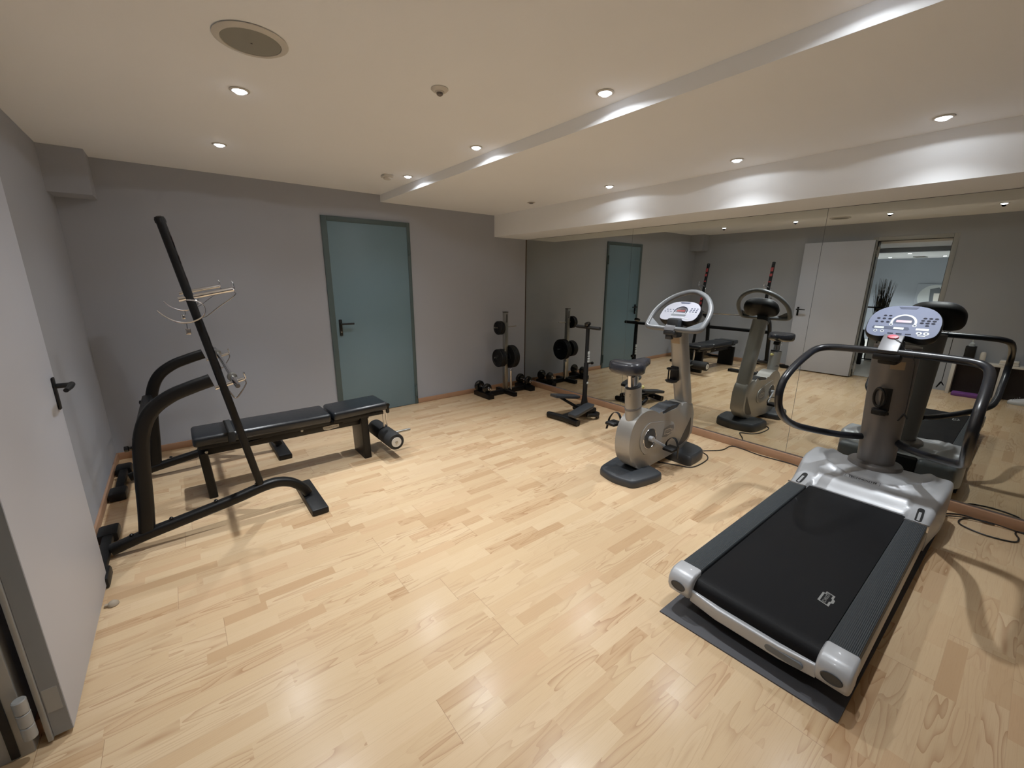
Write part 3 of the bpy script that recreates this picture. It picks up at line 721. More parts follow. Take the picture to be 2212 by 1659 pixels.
# bottle holder
bm = bm_new(); a0 = .16
pts = [CS(a0+.24*math.cos(t), .80+.062*math.sin(t), .018+.030*max(0, math.cos(t-2.6))) for t in [2*PI*i/20 for i in range(20)]]
tube(bm, pts, .008, 8, True); patch(bm, -.30, .12, .715, .862, .010)
tube(bm, [CS(-.28, .70, .012), CS(.0, .695, .03), CS(.28, .70, .025), CS(.36, .715, .006)], .013, 8); b2(bm, CC(.70)-.135, CC(.70)-.085, YC-.018, YC+.058, .685, .722, .008)
part('bottle_holder', bm, 'blackp', tm, 'black bottle holder on the column')
# handrail loop
R = []
half = [(3.50, .075, .500), (3.44, .115, .498), (3.30, .210, .520), (3.10, .335, .572), (2.97, .365, .622), (2.83, .368, .690), (2.735, .370, .770), (2.703, .370, .840), (2.715, .371, .895), (2.76, .370, .950), (2.90, .368, 1.010), (3.07, .360, 1.062), (3.140, .342, 1.085), (3.172, .300, 1.098), (3.182, .22, 1.103)]
left = [Vector((x, YC+w, z)) for x, w, z in half]; right = [Vector((x, YC-w*1.075-(.012 if w > .25 else 0), z)) for x, w, z in half]
pts = left+[Vector((3.184, YC+.09, 1.105)), Vector((3.184, YC-.09, 1.105))]+list(reversed(right))
bm = bm_new(); tube(bm, cr(pts, 6), .0212, 16); part('handrail', bm, 'bar', tm, 'black padded handrail loop')
# console
def console(parent, c0, hw_, hh, dv, name_m, small=False):
    N = Vector((-dv.z, 0, dv.x)); Rt = Vector((0, -1, 0))
    F = lambda u, v, h=0: c0+Rt*u+dv*v+N*h
    ol = []
    n = 64
    for i in range(n):
        t = 2*PI*i/n; cu, sv = math.cos(t), math.sin(t)
        u = hw_*math.copysign(abs(cu)**(.50 if sv < 0 else .66), cu); v = hh*math.copysign(abs(sv)**(.46 if sv < 0 else .74), sv)
        u *= 1-.13*max(0, v/hh)**1.3
        if sv < 0: v += hh*.17*math.exp(-((u)/(hw_*.42))**4)
        v += hh*.04*math.cos(u/hw_*1.5)
        ol.append((u, v))
    bm = bm_new()
    rings = [[F(u*k, v*k, h) for u, v in ol] for k, h in ((.97, -.001), (1.0, -.010), (1.0, -.034), (.96, -.060), (.86, -.076), (.5, -.088))]
    loft(bm, rings); co_ = part('console', bm, 'blackp', parent, 'black console housing')
    bm = bm_new(); loft(bm, [[F(u*.965, v*.965, h) for u, v in ol] for h in (-.002, .0018)]); fc = part('face_panel', bm, 'facel' if small else 'face', co_, 'pale lilac console face')
    def deco(nm, poly, m, h=.0026):
        b = bm_new(); vs = [b.verts.new(F(u, v, h)) for u, v in poly]; b.faces.new(vs); return part(nm, b, m, fc)
    def disc(nm, u, v, r, m, h=.0028, ry=None): deco(nm, [(u+a, v+b) for a, b in circ(r, 16, ry)], m, h)
    S = hw_/.166
    # dial
    b = bm_new()
    for ra, rb, m_ in ((.048, .058, 'white'),):
        arc = [(-.2+(PI+.4)*i/24) for i in range(25)]
        A_ = [b.verts.new(F(ra*S*math.cos(a), (-.002+ra*math.sin(a))*S, .0026)) for a in arc]; B_ = [b.verts.new(F(rb*S*math.cos(a), (-.002+rb*math.sin(a))*S, .0026)) for a in arc]
        for i in range(24): b.faces.new((A_[i], A_[i+1], B_[i+1], B_[i]))
    part('dial_ring', b, 'white' if not small else 'key', fc)
    deco('dial_field', [(.044*S*math.cos(PI*i/16), (.002+.044*math.sin(PI*i/16))*S) for i in range(17)]+[(-.044*S, -.012*S), (.044*S, -.012*S)], 'faceb' if not small else 'redd', .0024)
    deco('display', [(-.034*S, -.002*S), (.034*S, -.002*S), (.034*S, .014*S), (-.034*S, .014*S)], 'pinkd' if not small else 'decal', .0030)
    deco('band', [(-.134*S, -.048*S), (-.128*S, -.056*S), (.030*S, -.056*S), (.036*S, -.048*S), (.030*S, -.034*S), (-.128*S, -.034*S)] if not small else [(-.06*S, -.03*S), (-.065*S, -.04*S), (-.06*S, -.05*S), (.06*S, -.05*S), (.065*S, -.04*S), (.06*S, -.03*S)], 'faceb' if not small else 'mgrey', .0024)
    for (u, v, w_, h_) in (((-.100, -.045, .044, .014), (-.012, -.045, .046, .014), (.090, -.044, .054, .014)) if not small else ((-.045, -.068, .02, .012), (.05, -.066, .022, .010), (.085, -.074, .03, .008))):
        deco('display', [((u-w_/2)*S, (v-h_/2)*S), ((u+w_/2)*S, (v-h_/2)*S), ((u+w_/2)*S, (v+h_/2)*S), ((u-w_/2)*S, (v+h_/2)*S)], 'white', .0030)
    for u, v in ((-.052, -.020), (.052, -.020)): disc('button', u*S, v*S, .009*S, 'white'); disc('button_icon', u*S, v*S, .005*S, 'faceb', .0032)
    if not small:
        for u, v in ((-.092, .042), (-.068, .042), (-.118, .020), (-.092, .020), (-.066, .020), (-.122, -.004), (-.096, -.004), (-.070, -.004)): disc('key', u, v, .0082, 'key', ry=.006)
        for r_ in range(3):
            for c_ in range(3): disc('key', .082+.024*c_+(.004 if r_ == 0 else 0)-.004*r_*.5, .034-.0165*r_, .0088, 'key', ry=.006)
        disc('key', .104, -.016, .0088, 'key', ry=.006)
        for u in (-.112, -.080): disc('button', u, -.070, .009, 'white'); disc('button_icon', u, -.070, .0055, 'faceb', .0032)
        for u in (.082, .112): disc('button', u, -.070, .013, 'white', ry=.010); disc('button_icon', u, -.070, .005, 'faceb', .0032)
        deco('display', [(.078, -.090), (.112, -.090), (.112, -.084), (.078, -.084)], 'white', .0030)
        for u in (-.040, -.002, .038): deco('key', [(u-.013, -.086), (u+.013, -.086), (u+.013, -.079), (u-.013, -.079)], 'key')
    else:
        for r_ in range(2):
            for c_ in range(3): disc('key', (-.135+.026*c_+.012*(1-r_))*S, (.0+.022*(1-r_)-.006)*S, .007*S, 'faceb', ry=.004)
        for r_ in range(3):
            for c_ in range(3): disc('key', (.082+.024*c_)*S, (.036-.017*r_)*S, .0075*S, 'faceb', ry=.005)
        for u in (.07, .115): disc('key', u*S, -.012*S, .009*S, 'white', ry=.006)
    deco('top_tab', [(-.046*S, hh*.93), (-.034*S, hh*.80), (.034*S, hh*.80), (.046*S, hh*.93)], 'faceb', .0028)
    return F, co_
dv = Vector((.63, 0, .777)).normalized()
F, _ = console(tm, Vector((3.342, YC-.002, 1.267)), .166, .118, dv, 'tm')
bm = bm_new()
cp = [Vector((3.262, 0, 1.192)), Vector((3.225, 0, 1.168)), Vector((3.180, 0, 1.130)), Vector((3.162, 0, 1.112))]
tube(bm, [p+Vector((0, YC+.012, 0)) for p in cp], 1, section=rrect(.092, .016, .004), up=(0, 1, 0)); ck = part('bracket', bm, 'silverd', tm, 'silver bracket between handrail and console')
bm = bm_new(); b2(bm, 3.155, 3.235, YC-.05, YC+.074, 1.058, 1.098, .010); b2(bm, 3.20, 3.33, YC-.035, YC+.055, 1.030, 1.16, .012); part('bracket_clamp', bm, 'blackp', tm)
bm = bm_new(); rot = Vector((0, 0, 1)).rotation_difference(Vector((-.64, 0, .77))).to_matrix()
rings = []
for k, h in ((.6, 0), (1, .001), (1, .008), (.9, .011), (.5, .012)):
    rings.append([rot @ Vector((.016*k*math.sin(2*PI*i/24), .026*k*math.cos(2*PI*i/24), h))+Vector((3.238, YC+.012, 1.184)) for i in range(24)])
loft(bm, rings); sk = part('safety_key', bm, 'red', tm, 'red magnetic safety key')
bm = bm_new(); tube(bm, cr([(3.225, YC+.005, 1.183), (3.205, YC-.030, 1.165), (3.205, YC-.055, 1.128), (3.190, YC-.085, 1.128), (3.163, YC-.100, 1.106), (3.170, YC-.106, 1.080), (3.21, YC-.110, 1.04), (3.24, YC-.112, .90), (3.25, YC-.113, .780), (3.25, YC-.112, .740)], 6), .0022, 6); part('safety_cord', bm, 'cable', sk)
bm = bm_new(); tube(bm, [(3.25, YC-.110, .748), (3.25, YC-.090, .70)], [.006, .004], 8); tube(bm, [(3.25, YC-.112, .745), (3.25, YC-.128, .722)], [.005, .003], 8); part('cord_clip', bm, 'blackp', sk)

bm = bm_new(); prism(bm, [(1.600, .172), (3.55, .150), (3.56, .835), (1.560, .846)], .0, .006, lambda u, v, h: Vector((u, v, h)))
solo('rubber_mat', bm, 'rubber', 'charcoal rubber mat lying under the treadmill', 'mat', org=(2.6, YC, 0))

# ------------------------------------------------------------------ exercise bike
BY = 1.800
bk = thing('exercise_bike', 'silver upright exercise bike in front of the mirror', 'exercise bike', (2.95, BY, 0))
def foot(poly, hgt, nm):
    c = Vector((sum(p[0] for p in poly)/len(poly), sum(p[1] for p in poly)/len(poly), 0))
    sm = cr([(p[0], p[1], 0) for p in poly], 4, True); bm = bm_new()
    rings = [[c+(p-c)*k+Vector((0, 0, z)) for p in sm] for k, z in ((.985, 0), (1.0, .008), (1.0, hgt*.62), (.975, hgt*.88), (.93, hgt), (.5, hgt+.006))]
    loft(bm, rings); return part(nm, bm, 'dgrey', bk, 'dark grey floor foot')
foot([(2.412, BY), (2.435, BY-.115), (2.470, BY-.165), (2.60, BY-.195), (2.725, BY-.208), (2.775, BY-.17), (2.80, BY), (2.775, BY+.17), (2.725, BY+.208), (2.60, BY+.195), (2.470, BY+.165), (2.435, BY+.115)], .062, 'rear_foot')
foot([(3.135, BY), (3.138, BY-.15), (3.150, BY-.212), (3.20, BY-.215), (3.34, BY-.205), (3.43, BY-.165), (3.465, BY), (3.43, BY+.165), (3.34, BY+.205), (3.20, BY+.215), (3.150, BY+.212), (3.138, BY+.15)], .085, 'front_foot')
sil = [(2.555, .470), (2.515, .400), (2.500, .310), (2.512, .215), (2.560, .125), (2.635, .075), (2.72, .055), (2.95, .062), (3.16, .078), (3.30, .092), (3.385, .145), (3.412, .225), (3.408, .33), (3.385, .47), (3.22, .50), (3.155, .482), (3.0, .470), (2.90, .462), (2.845, .492), (2.78, .522), (2.70, .532), (2.62, .515)]
sm = [(p.x, p.y) for p in cr([(u, v, 0) for u, v in sil], 3, True)]
bm = bm_new(); prism(bm, sm, BY-.066, BY+.066, lambda u, v, h: Vector((u, h, v)), .024, 4); body = part('body', bm, 'silverb', bk, 'silver champagne drive housing', 50)
bm = bm_new(); tri = [(3.20, .125), (3.335, .155), (3.372, .235), (3.365, .345), (3.33, .30), (3.25, .20)]
for s in (-1, 1): prism(bm, [(p.x, p.y) for p in cr([(u, v, 0) for u, v in tri], 3, True)], BY+s*.064, BY+s*.0675, lambda u, v, h: Vector((u, h, v)))
part('recess', bm, 'dgrey', body, 'dark recess below the post')
bm = bm_new(); tc = [(2.86, .462), (2.93, .486), (3.05, .510), (3.14, .514), (3.205, .500), (3.20, .47), (3.0, .44), (2.88, .44)]
prism(bm, tc, BY-.060, BY+.060, lambda u, v, h: Vector((u, h, v)), .014, 3); part('top_cover', bm, 'dgrey', body, 'dark grey top cover')
for s in (-1, 1):
    bm = bm_new()
    ol = [(2.755+.125*math.cos(a), .300+.128*math.sin(a)) for a in [PI*.42+PI*1.0*i/16 for i in range(17)]]+[(2.99, .205), (3.10, .24), (3.12, .30), (3.08, .365), (2.95, .40)]
    prism(bm, [(p.x, p.y) for p in cr([(u, v, 0) for u, v in ol], 2, True)], BY+s*.060, BY+s*.072, lambda u, v, h: Vector((u, h, v)), .004); cv = part('chain_cover', bm, 'silverb', body)
    bm = bm_new(); lathe(bm, [(.001, s*.070), (.074, s*.070), (.078, s*.0735), (.072, s*.076), (.03, s*.0735), (.001, s*.0735)], 32, (2.752, BY, .300), 'y'); part('crank_disc', bm, 'dgrey', cv, 'dark crank disc')
    bm = bm_new(); arc = [Vector((2.752+.080*math.cos(a), BY+s*.0735, .300+.080*math.sin(a))) for a in [2*PI*i/40 for i in range(40)]]; tube(bm, arc, .0035, 8, True); part('crank_ring', bm, 'chrome', cv)
    b3 = bm_new(); prism(b3, [(2.925, .27), (2.94, .335), (3.02, .352), (3.082, .345), (3.092, .315), (3.06, .278), (2.99, .258)], BY+s*.071, BY+s*.0735, lambda u, v, h: Vector((u, h, v))); bf = part('badge_field', b3, 'silverd', cv)
    badge(bf, (lambda s: lambda u, v, h: Vector((3.008-s*u, BY+s*.0745, .305+v)))(s), .95, 'logol', lab='pale maker badge')
# console post
bm = bm_new()
tube(bm, [(3.345, BY, .30), (3.322, BY, .50), (3.238, BY, .78), (3.145, BY, 1.105)], 1, section=rrect(.126, .118, .040, 5), up=(0, 1, 0)); ps = part('console_post', bm, 'silverb', bk, 'silver champagne console post')
bm = bm_new(); 
bm2 = bm; dpo = (Vector((3.145, BY, 1.105))-Vector((3.238, BY, .78))).normalized(); npo = Vector((-dpo.z, 0, dpo.x))
pc = Vector((3.161, BY, 1.05))+npo*.0600
vs = [bm.verts.new(pc+dpo*a+Vector((0, b, 0))) for a, b in ((-.028, -.036), (-.028, .036), (.03, .036), (.03, -.036))]; bm.faces.new(vs); part('sticker', bm, 'tan', ps, 'tan paper sticker')
# bottle holder
hc = Vector((3.243, BY+.020, .762))+npo*.062
bm = bm_new(); b2(bm, hc.x-.022, hc.x+.02, hc.y-.035, hc.y+.035, hc.z-.06, hc.z+.065, .008)
ring = [hc+Vector((-.045-.035*math.cos(a), .042*math.sin(a), .045)) for a in [2*PI*i/20 for i in range(20)]]; tube(bm, ring, .007, 8, True)
ring = [hc+Vector((-.045-.035*math.cos(a), .042*math.sin(a), -.055)) for a in [2*PI*i/20 for i in range(20)]]; tube(bm, ring, .009, 8, True)
b2(bm, hc.x-.075, hc.x-.01, hc.y-.03, hc.y+.03, hc.z-.070, hc.z-.052, .006)
tube(bm, [hc+Vector((-.078, .012, .045)), hc+Vector((-.078, .012, -.055))], .006, 8)
part('bottle_holder', bm, 'blackp', bk, 'black bottle holder')
# seat tube, post and saddle
bm = bm_new(); tube(bm, [(2.640, BY, .40), (2.612, BY, .53), (2.585, BY, .728)], 1, section=[(a*.054, b*.074) for a, b in circ(1, 28)], up=(0, 1, 0)); tb = part('seat_tube', bm, 'silverb', bk)
bm = bm_new(); tube(bm, [(2.606, BY, .560), (2.603, BY, .575)], 1, section=[(a*.0555, b*.0755) for a, b in circ(1, 28)], up=(0, 1, 0)); part('tube_joint', bm, 'silverd', tb)
bm = bm_new(); ring2(bm, [(-.030, -.012), (.030, -.012), (.032, .012), (-.032, .012)], (.88, .74), lambda u, v, h: Vector((2.5140-.008*((v+.0)/.012)*.2+abs(u)**2*9, BY+.006-u, .675+v))); part('tube_plate', bm, 'silverd', tb)
bm = bm_new(); tube(bm, [(2.588, BY, .70), (2.566, BY, .870)], 1, section=[(a*.031, b*.052) for a, b in circ(1, 24)], up=(0, 1, 0)); part('seat_post', bm, 'chrome', bk, 'chrome seat post')
bm = bm_new(); tube(bm, [(2.590, BY, .718), (2.586, BY, .738)], 1, section=[(a*.052, b*.072) for a, b in circ(1, 28)], up=(0, 1, 0)); part('post_collar', bm, 'dgrey', bk)
bm = bm_new(); tube(bm, [(2.655, BY, .70), (2.700, BY, .705)], .008, 8); ell(bm, (2.706, BY, .706), (.014, .014, .014)); part('lock_knob', bm, 'yellow', bk, 'yellow seat lock knob')
bm = bm_new(); secs = []
for x, w, zt, zb in ((2.402, .035, .905, .868), (2.412, .085, .925, .850), (2.440, .120, .938, .838), (2.490, .134, .940, .834), (2.540, .122, .932, .834), (2.590, .090, .926, .845), (2.640, .060, .928, .858), (2.690, .046, .934, .870), (2.725, .038, .934, .878), (2.742, .018, .928, .892)):
    ring = []
    for i in range(20):
        a = 2*PI*i/20; ca, sa = math.cos(a), math.sin(a)
        yy = w*math.copysign(abs(ca)**.6, ca); zz = (zt+zb)/2+(zt-zb)/2*math.copysign(abs(sa)**.6, sa)
        if sa > 0 and w > .07: zz += .010*(abs(yy)/w)**2-.004
        ring.append(Vector((x, BY+yy, zz)))
    secs.append(ring)
loft(bm, secs); part('saddle', bm, 'saddle', bk, 'glossy dark grey saddle', 60)
bm = bm_new(); b2(bm, 2.53, 2.63, BY-.03, BY+.03, .805, .845, .01); part('saddle_clamp', bm, 'blackp', bk)
# cranks and pedals
cc = Vector((2.752, BY, .300))
for s, px, pz in ((-1, 2.915, .205), (1, 2.600, .395)):
    bm = bm_new(); tube(bm, [cc+Vector((0, s*.070, 0)), cc+Vector((0, s*.105, 0))], .022, 16); tube(bm, [cc+Vector((0, s*.096, 0)), Vector((px, BY+s*.108, pz))], 1, section=rrect(.014, .026, .005), up=(0, 1, 0)); ck_ = part('crank_arm', bm, 'silver', bk, 'silver crank arm')
    yc = BY+s*.165
    bm = bm_new(); tube(bm, [(px, BY+s*.105, pz), (px, yc+s*.045, pz)], .008, 10); b2(bm, px-.055, px+.055, yc-.046, yc+.046, pz-.014, pz+.012, .010)
    pe = part('pedal', bm, 'blackp', ck_, 'black pedal')
    bm = bm_new(); sp = cr([(px+.012, yc-s*.050, pz-.005), (px+.020, yc-s*.052, pz+.035), (px+.026, yc-s*.020, pz+.078), (px+.022, yc+s*.020, pz+.078), (px+.012, yc+s*.050, pz+.030), (px+.004, yc+s*.056, pz-.01), (px-.006, yc+s*.062, pz-.065)], 5)
    tube(bm, sp, 1, section=rrect(.003, .026, .001), up=(1, 0, 0)) if False else tube(bm, sp, 1, section=rrect(.026, .003, .001), up=(1, 0, 0)); part('pedal_strap', bm, 'blackp', pe)
# handlebar loop
bm = bm_new(); lp = []
A0, A1 = Vector((3.030, BY, 1.128)), Vector((3.300, BY, 1.408))
def LP(s, y): return A0+(A1-A0)*s+Vector((0, y, 0))
hs = [(0, .0), (0, .12), (.005, .19), (.05, .228), (.16, .236), (.34, .238), (.52, .225), (.70, .190), (.86, .135), (.97, .06)]
seq = [LP(s, y) for s, y in hs]+[LP(1, 0)]+[LP(s, -y) for s, y in reversed(hs[1:])]
tube(bm, cr(seq, 5, True),   .0205, 14, True); part('handlebar', bm, 'gbar', bk, 'grey loop handlebar')
for s in (-1, 1):
    bm = bm_new(); pg = [LP(.0, s*.10)+Vector((.004, 0, .004)), LP(.015, s*.19), LP(.10, s*.228), LP(.26, s*.234)]
    vs = [bm.verts.new(p+Vector((-.002, 0, .006))) for p in pg]; bm.faces.new(vs); part('grip_web', bm, 'mgrey', bk)
dv2 = Vector((.72, 0, .69)).normalized()
console(bk, Vector((3.145, BY+.004, 1.258)), .162, .106, dv2, 'bk', True)
bm = bm_new(); tube(bm, [(3.085, BY+.010, 1.195), (3.045, BY+.010, 1.162), (3.018, BY+.010, 1.142), (3.006, BY+.010, 1.118)], 1, section=rrect(.085, .012, .004), up=(0, 1, 0)); part('bracket', bm, 'silverd', bk, 'silver bracket between handlebar and console')
bm = bm_new(); b2(bm, 3.000, 3.075, BY-.045, BY+.055, 1.082, 1.118, .010); b2(bm, 3.03, 3.12, BY-.05, BY+.05, 1.06, 1.21, .014); b2(bm, 3.02, 3.055, BY-.01, BY+.045, 1.045, 1.085, .006); part('bracket_clamp', bm, 'dgrey', bk)

# ------------------------------------------------------------------ cables
bm = bm_new(); tube(bm, cr([(2.98, 1.86, .006), (3.026, 1.77, .006), (3.083, 1.655, .006), (3.15, 1.560, .006), (3.36, 1.555, .006), (3.47, 1.600, .006), (3.52, 1.68, .006), (3.56, 1.67, .006), (3.70, 1.585, .006), (3.86, 1.575, .006), (3.878, 1.49, .006), (3.850, 1.32, .006), (3.868, 1.13, .006), (3.86, 1.02, .006), (3.82, .92, .006)], 8), .0045, 8)
solo('power_cable', bm, 'cable', 'thin black cable running from the exercise bike along the skirting', 'cable', org=(3.5, 1.5, 0))
bm = bm_new(); tube(bm, cr([(3.66, .22, .006), (3.80, .16, .006), (3.875, .08, .006), (3.870, .0, .006), (3.86, -.06, .010), (3.845, .02, .014), (3.82, .07, .006), (3.74, .085, .006), (3.690, .055, .006), (3.660, -.04, .006), (3.69, -.145, .006), (3.76, -.165, .006), (3.84, -.150, .006), (3.880, -.19, .006), (3.87, -.5, .006), (3.86, -.9, .006)], 8), .0045, 8)
tube(bm, cr([(3.62, .22, .006), (3.76, .14, .014), (3.84, .03, .016), (3.865, -.05, .014), (3.872, -.15, .006), (3.860, -.3, .006)], 6), .004, 8)
solo('power_cable', bm, 'cable', 'tangled black cable on the floor at the front of the treadmill', 'cable', org=(3.8, 0, 0))

# ------------------------------------------------------------------ seen in the mirror: cabinet, shoe, hall
cb = thing('cabinet', 'low white cabinet with dark open compartments against the left wall', 'cabinet', (-.48, .1, 0))
XF_ = -.400
bm = bm_new(); b2(bm, XL+.003, XF_, -.62, .655, .432, .462, .003); 
part('top', bm, 'cabw', cb, 'white top')
for y in (.640, .200, -.215, -.605):
    bm = bm_new(); b2(bm, XL+.003, XF_, y-.020, y+.018, 0, .432, .002); part('side_panel', bm, 'cabw', cb, 'white upright panel')
bm = bm_new(); b2(bm, XL+.003, XL+.02, -.6, .63, 0, .43); part('back_panel', bm, 'cabd', cb, 'dark back panel')
bm = bm_new(); b2(bm, -.46, -.300, .245, .590, 0, .045, .010); solo('yoga_mat', bm, 'purple', 'folded purple exercise mat in the white cabinet', 'exercise mat', org=(-.38, .42, 0))
t = thing('pump_bottle', 'square black bottle with clear pump on the white cabinet', 'bottle', (-.48, .53, .462))
bm = bm_new(); b2(bm, -.53, -.43, .475, .575, .462, .665, .006); part('body', bm, 'blackp', t)
bm = bm_new(); lathe(bm, [(.03, .665), (.028, .70), (.010, .72), (.008, .76), (.014, .765), (.001, .775)], 14, (-.48, .525, 0)); part('pump', bm, 'glass', t)
bm = bm_new(); lathe(bm, [(.001, .462), (.026, .462), (.028, .47), (.028, .58), (.020, .60), (.001, .605)], 18, (-.48, .400, 0)); solo('paper_roll', bm, 'cabw', 'pale upright roll on the white cabinet beside the black bottle', 'roll', org=(-.48, .4, .462))
t = thing('folded_towel', 'flat white folded towel on the white cabinet', 'towel', (-.47, .16, .462))
bm = bm_new(); b2(bm, -.54, -.41, .075, .245, .462, .492, .010); b2(bm, -.54, -.412, .078, .242, .490, .520, .010); part('folds', bm, 'cabw', t)
sh = thing('sneaker', 'white sneaker on the floor in front of the dark cabinet', 'shoe', (-.33, -.06, 0))
def shoe_outline(k):
    return [(-.33+a*k, -.06+b) for a, b in ((-.038, -.13), (0, -.142), (.036, -.13), (.040, -.05), (.046, .04), (.036, .11), (.004, .142), (-.034, .118), (-.044, .04), (-.038, -.05))]
sm = cr([(a, b, 0) for a, b in shoe_outline(1)], 4, True); c = Vector((-.33, -.06, 0))
bm = bm_new(); loft(bm, [[c+(p-c)*k+Vector((0, 0, z)) for p in sm] for k, z in ((.97, 0), (1, .006), (1, .026), (.97, .03))]); part('sole', bm, 'white', sh, 'white sole')
bm = bm_new(); rings = []
for h in (0., .25, .5, .75, 1.0):
    r_ = []
    for p in sm:
        q = p-c; yy = q.y
        top = .055 if yy > .06 else (.055+(.06-yy)*.45 if yy > -.06 else .109)
        k = 1-.12*h-.25*h*h
        r_.append(Vector((c.x+q.x*k, c.y+q.y*(1-.04*h-(.10*h*h if yy > 0 else 0)), .028+h*(top-.028))))
    rings.append(r_)
loft(bm, rings); part('upper', bm, 'shoe', sh, 'white fabric upper', 60)
bm = bm_new()
for i in range(4): tube(bm, [(-.355, -.01+.018*i, .092-.012*i), (-.33, -.008+.018*i, .098-.012*i), (-.305, -.01+.018*i, .092-.012*i)], .003, 6)
part('laces', bm, 'shoeg', sh)
# hall beyond the open doorway
HXW = -6.6
bm = bm_new(); b2(bm, HXW-.1, XL-.2, -.4, 4.4, -.1, 0); solo('floor_hall', bm, 'stone', 'pale stone floor of the hall beyond the open door', 'floor', kind='structure')
bm = bm_new(); b2(bm, HXW-.1, HXW, -.4, 4.4, 0, 2.5); solo('wall_hall_far', bm, 'hallwall', 'blue grey far wall of the hall', 'wall', kind='structure')
bm = bm_new(); b2(bm, HXW, XL-.2, 4.3, 4.4, 0, 2.5); solo('wall_hall_right', bm, 'hallwall', 'blue grey side wall of the hall toward the back', 'wall', kind='structure')
bm = bm_new(); b2(bm, HXW, XL-.2, -.4, -.3, 0, 2.5); solo('wall_hall_left', bm, 'hallwall', 'blue grey side wall of the hall toward the front', 'wall', kind='structure')
bm = bm_new(); b2(bm, HXW, XL-.2, -.4, 4.4, 2.06, 2.2); solo('ceiling_hall', bm, 'ceil', 'cream ceiling of the hall', 'ceiling', kind='structure')
bm = bm_new(); b2(bm, -2.2, -2.0, -.3, 4.3, 1.990, 2.06); solo('trim_4', bm, 'hallwall', 'blue grey beam crossing the hall ceiling', 'beam', kind='structure')
for i, (x, y, w) in enumerate(((-4.1, 1.95, 'nearest'), (-5.7, 2.55, 'far left'), (-5.7, 1.62, 'far right'))):
    t = thing('hall_downlight', 'lit hall ceiling downlight seen through the doorway in the mirror, %s of three' % w, 'ceiling light', (x, y, 2.06), 'hall downlights')
    bm = bm_new(); lathe(bm, [(.03, -.001), (.045, -.001), (.045, -.006), (.03, -.005)], 20, (x, y, 2.06)); part('trim_ring', bm, 'white_p', t)
    bm = bm_new(); lathe(bm, [(.001, -.002), (.032, -.002), (.03, -.008), (.001, -.010)], 18, (x, y, 2.06)); part('lamp', bm, 'lamp', t)
    l = bpy.data.lights.new('hall_beam', 'SPOT'); l.energy = 210; l.color = (.86, .93, 1.0); l.spot_size = math.radians(105); l.spot_blend = .9; l.shadow_soft_size = .04
    o = bpy.data.objects.new('hall_beam', l); C.objects.link(o); o.location = (0, 0, -.02); o.parent = t
t = thing('hall_vent', 'small square vent in the hall ceiling', 'vent', (-5.6, 2.02, 2.06)); bm = bm_new(); b2(bm, -5.9, -5.5, 1.92, 2.12, 2.040, 2.06, .004); part('grille', bm, 'speaker', t)
rl = thing('stair_railing', 'black iron stair railing in the hall beyond the doorway', 'railing', (-2.2, 1.95, 0))
bm = bm_new(); tube(bm, [(-2.2, 1.30, 1.040), (-2.2, 2.60, 1.040)], .014, 8); part('top_rail', bm, 'iron', rl)
bm = bm_new(); tube(bm, [(-2.2, 1.30, .085), (-2.2, 2.60, .085)], .011, 8); part('bottom_rail', bm, 'iron', rl)
for i in range(11):
    y = 1.30+.13*i; bm = bm_new(); tube(bm, [(-2.2, y, 0 if i in (0, 10) else .085), (-2.2, y, 1.04)], .009, 8); part('baluster', bm, 'iron', rl)
t = thing('floor_vase', 'slim dark floor vase with narrow neck beside the stair railing', 'vase', (-2.05, 2.02, 0))
bm = bm_new(); lathe(bm, [(.001, 0), (.062, 0), (.064, .02), (.066, .30), (.060, .42), (.030, .52), (.022, .60), (.024, .64), (.018, .64), (.001, .63)], 20, (-2.05, 2.02, 0)); part('body', bm, 'iron', t)
t = thing('dried_plant', 'tall bunch of dry brown twigs behind the stair railing', 'plant', (-2.62, 1.93, 0))
bm = bm_new(); lathe(bm, [(.001, 0), (.10, 0), (.12, .10), (.10, .45), (.07, .60), (.075, .62), (.06, .62), (.001, .60)], 20, (-2.62, 1.93, 0)); part('pot', bm, 'stone', t)
bm = bm_new()
for i in range(170):
    a = random.uniform(0, 2*PI); r0 = random.uniform(0, .045); r1 = random.uniform(.02, .17); hgt = random.uniform(1.15, 1.56)
    p0 = Vector((-2.62+r0*math.cos(a), 1.93+r0*math.sin(a), .58)); p2 = Vector((-2.62+r1*math.cos(a)+random.uniform(-.02, .02), 1.93+r1*math.sin(a), hgt)); p1 = (p0+p2)/2+Vector((random.uniform(-.03, .03), random.uniform(-.03, .03), 0))
    tube(bm, [p0, p1, p2], [.004, .003, .0012], 4)
part('twigs', bm, 'twig', t)
for i, (y, z) in enumerate(((1.925, 1.36), (1.975, 1.25))):
    bm = bm_new(); ol = []
    for k in range(24):
        a = 2*PI*k/24; ol.append((.0016*16*math.sin(a)**3, .0016*(13*math.cos(a)-5*math.cos(2*a)-2*math.cos(3*a)-math.cos(4*a))))
    prism(bm, ol, -2.44, -2.43, lambda u, v, h: Vector((h, y+u, z+v)))
    solo('heart_ornament', bm, 'white', ('upper', 'lower')[i]+' small white heart hanging in the dry twigs', 'ornament', 'hearts in the twigs', org=(-2.435, y, z))
t = thing('picture', 'square grey picture with a pale disc on the far hall wall', 'picture', (HXW, 1.74, 1.13))
f_ = lambda u, v, h: Vector((HXW+h, 1.74+u, 1.13+v))
bm = bm_new(); prism(bm, [(-.34, -.32), (.34, -.32), (.34, .32), (-.34, .32)], 0, .025, f_, .004); pn = part('panel', bm, 'hallwall', t)
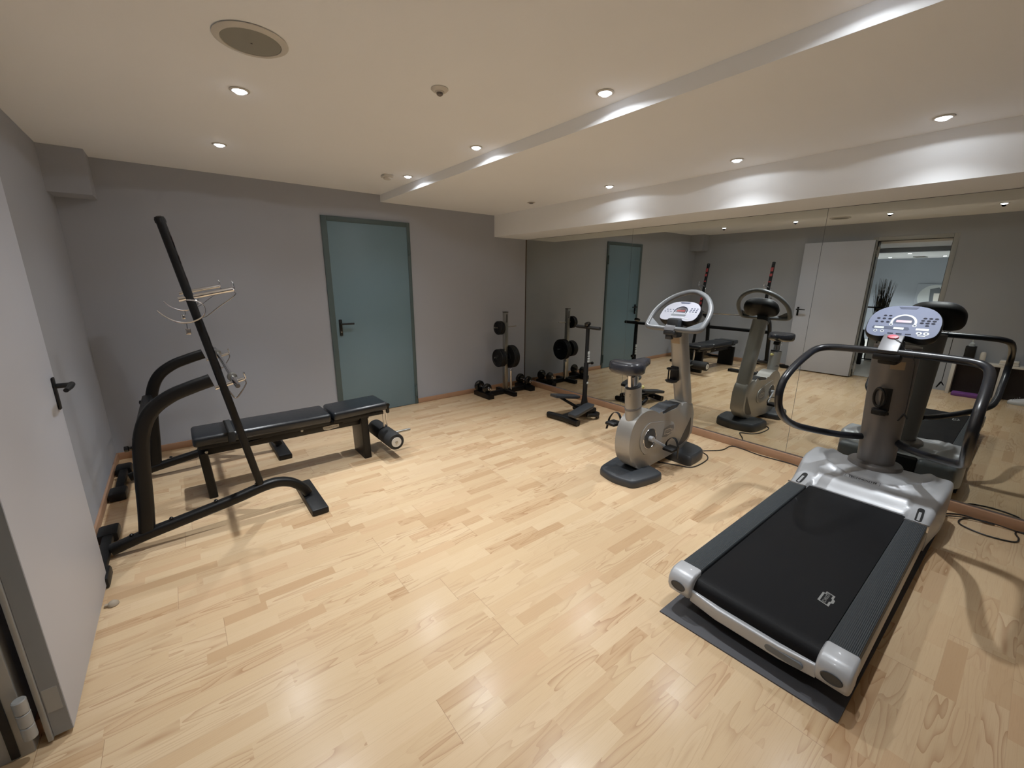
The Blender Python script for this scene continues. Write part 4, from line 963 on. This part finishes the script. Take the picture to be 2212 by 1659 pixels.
bm = bm_new(); prism(bm, circ(.30, 36), .025, .029, f_); part('disc', bm, 'white', pn, 'pale disc')
bm = bm_new(); prism(bm, [(-.13, -.16), (.07, -.16), (.10, .20), (-.05, .24), (-.12, .16)], .029, .032, f_); part('motif', bm, 'mgrey', pn)
bm = bm_new(); prism(bm, [(-.10, -.16), (.0, -.16), (.02, .10), (-.08, .10)], .032, .034, f_); part('motif_panel', bm, 'cabw', pn)

# ------------------------------------------------------------------ camera and render look
yaw, pitch, roll, fpx = .6718, -.2456, .0062, 902.96
Fv = Vector((math.sin(yaw)*math.cos(pitch), math.cos(yaw)*math.cos(pitch), math.sin(pitch)))
r_ = Vector((math.cos(yaw), -math.sin(yaw), 0)); u_ = r_.cross(Fv)
Rv = r_*math.cos(roll)+u_*math.sin(roll); Uv = -r_*math.sin(roll)+u_*math.cos(roll)
cam = bpy.data.cameras.new('camera'); co = bpy.data.objects.new('camera', cam); C.objects.link(co)
cam.sensor_width = 36; cam.sensor_fit = 'HORIZONTAL'; cam.lens = fpx/2212*36; cam.clip_start = .02
co.matrix_world = Matrix(((Rv.x, Uv.x, -Fv.x, 0), (Rv.y, Uv.y, -Fv.y, 0), (Rv.z, Uv.z, -Fv.z, 1.5), (0, 0, 0, 1)))
sc = bpy.context.scene; sc.camera = co
w = bpy.data.worlds.new('world'); sc.world = w; w.use_nodes = True
w.node_tree.nodes['Background'].inputs[0].default_value = (.5, .5, .55, 1); w.node_tree.nodes['Background'].inputs[1].default_value = .0
sc.view_settings.view_transform = 'Filmic' if False else 'Standard'
sc.view_settings.look = 'None'; sc.view_settings.exposure = 0.04; sc.view_settings.gamma = 1.15
cy = sc.cycles
cy.use_denoising = True; cy.max_bounces = 6; cy.diffuse_bounces = 4; cy.glossy_bounces = 3; cy.transmission_bounces = 0; cy.transparent_max_bounces = 2
cy.use_adaptive_sampling = True; cy.adaptive_threshold = .08; cy.adaptive_min_samples = 16
cy.blur_glossy = 1.0; cy.sample_clamp_indirect = 6.0
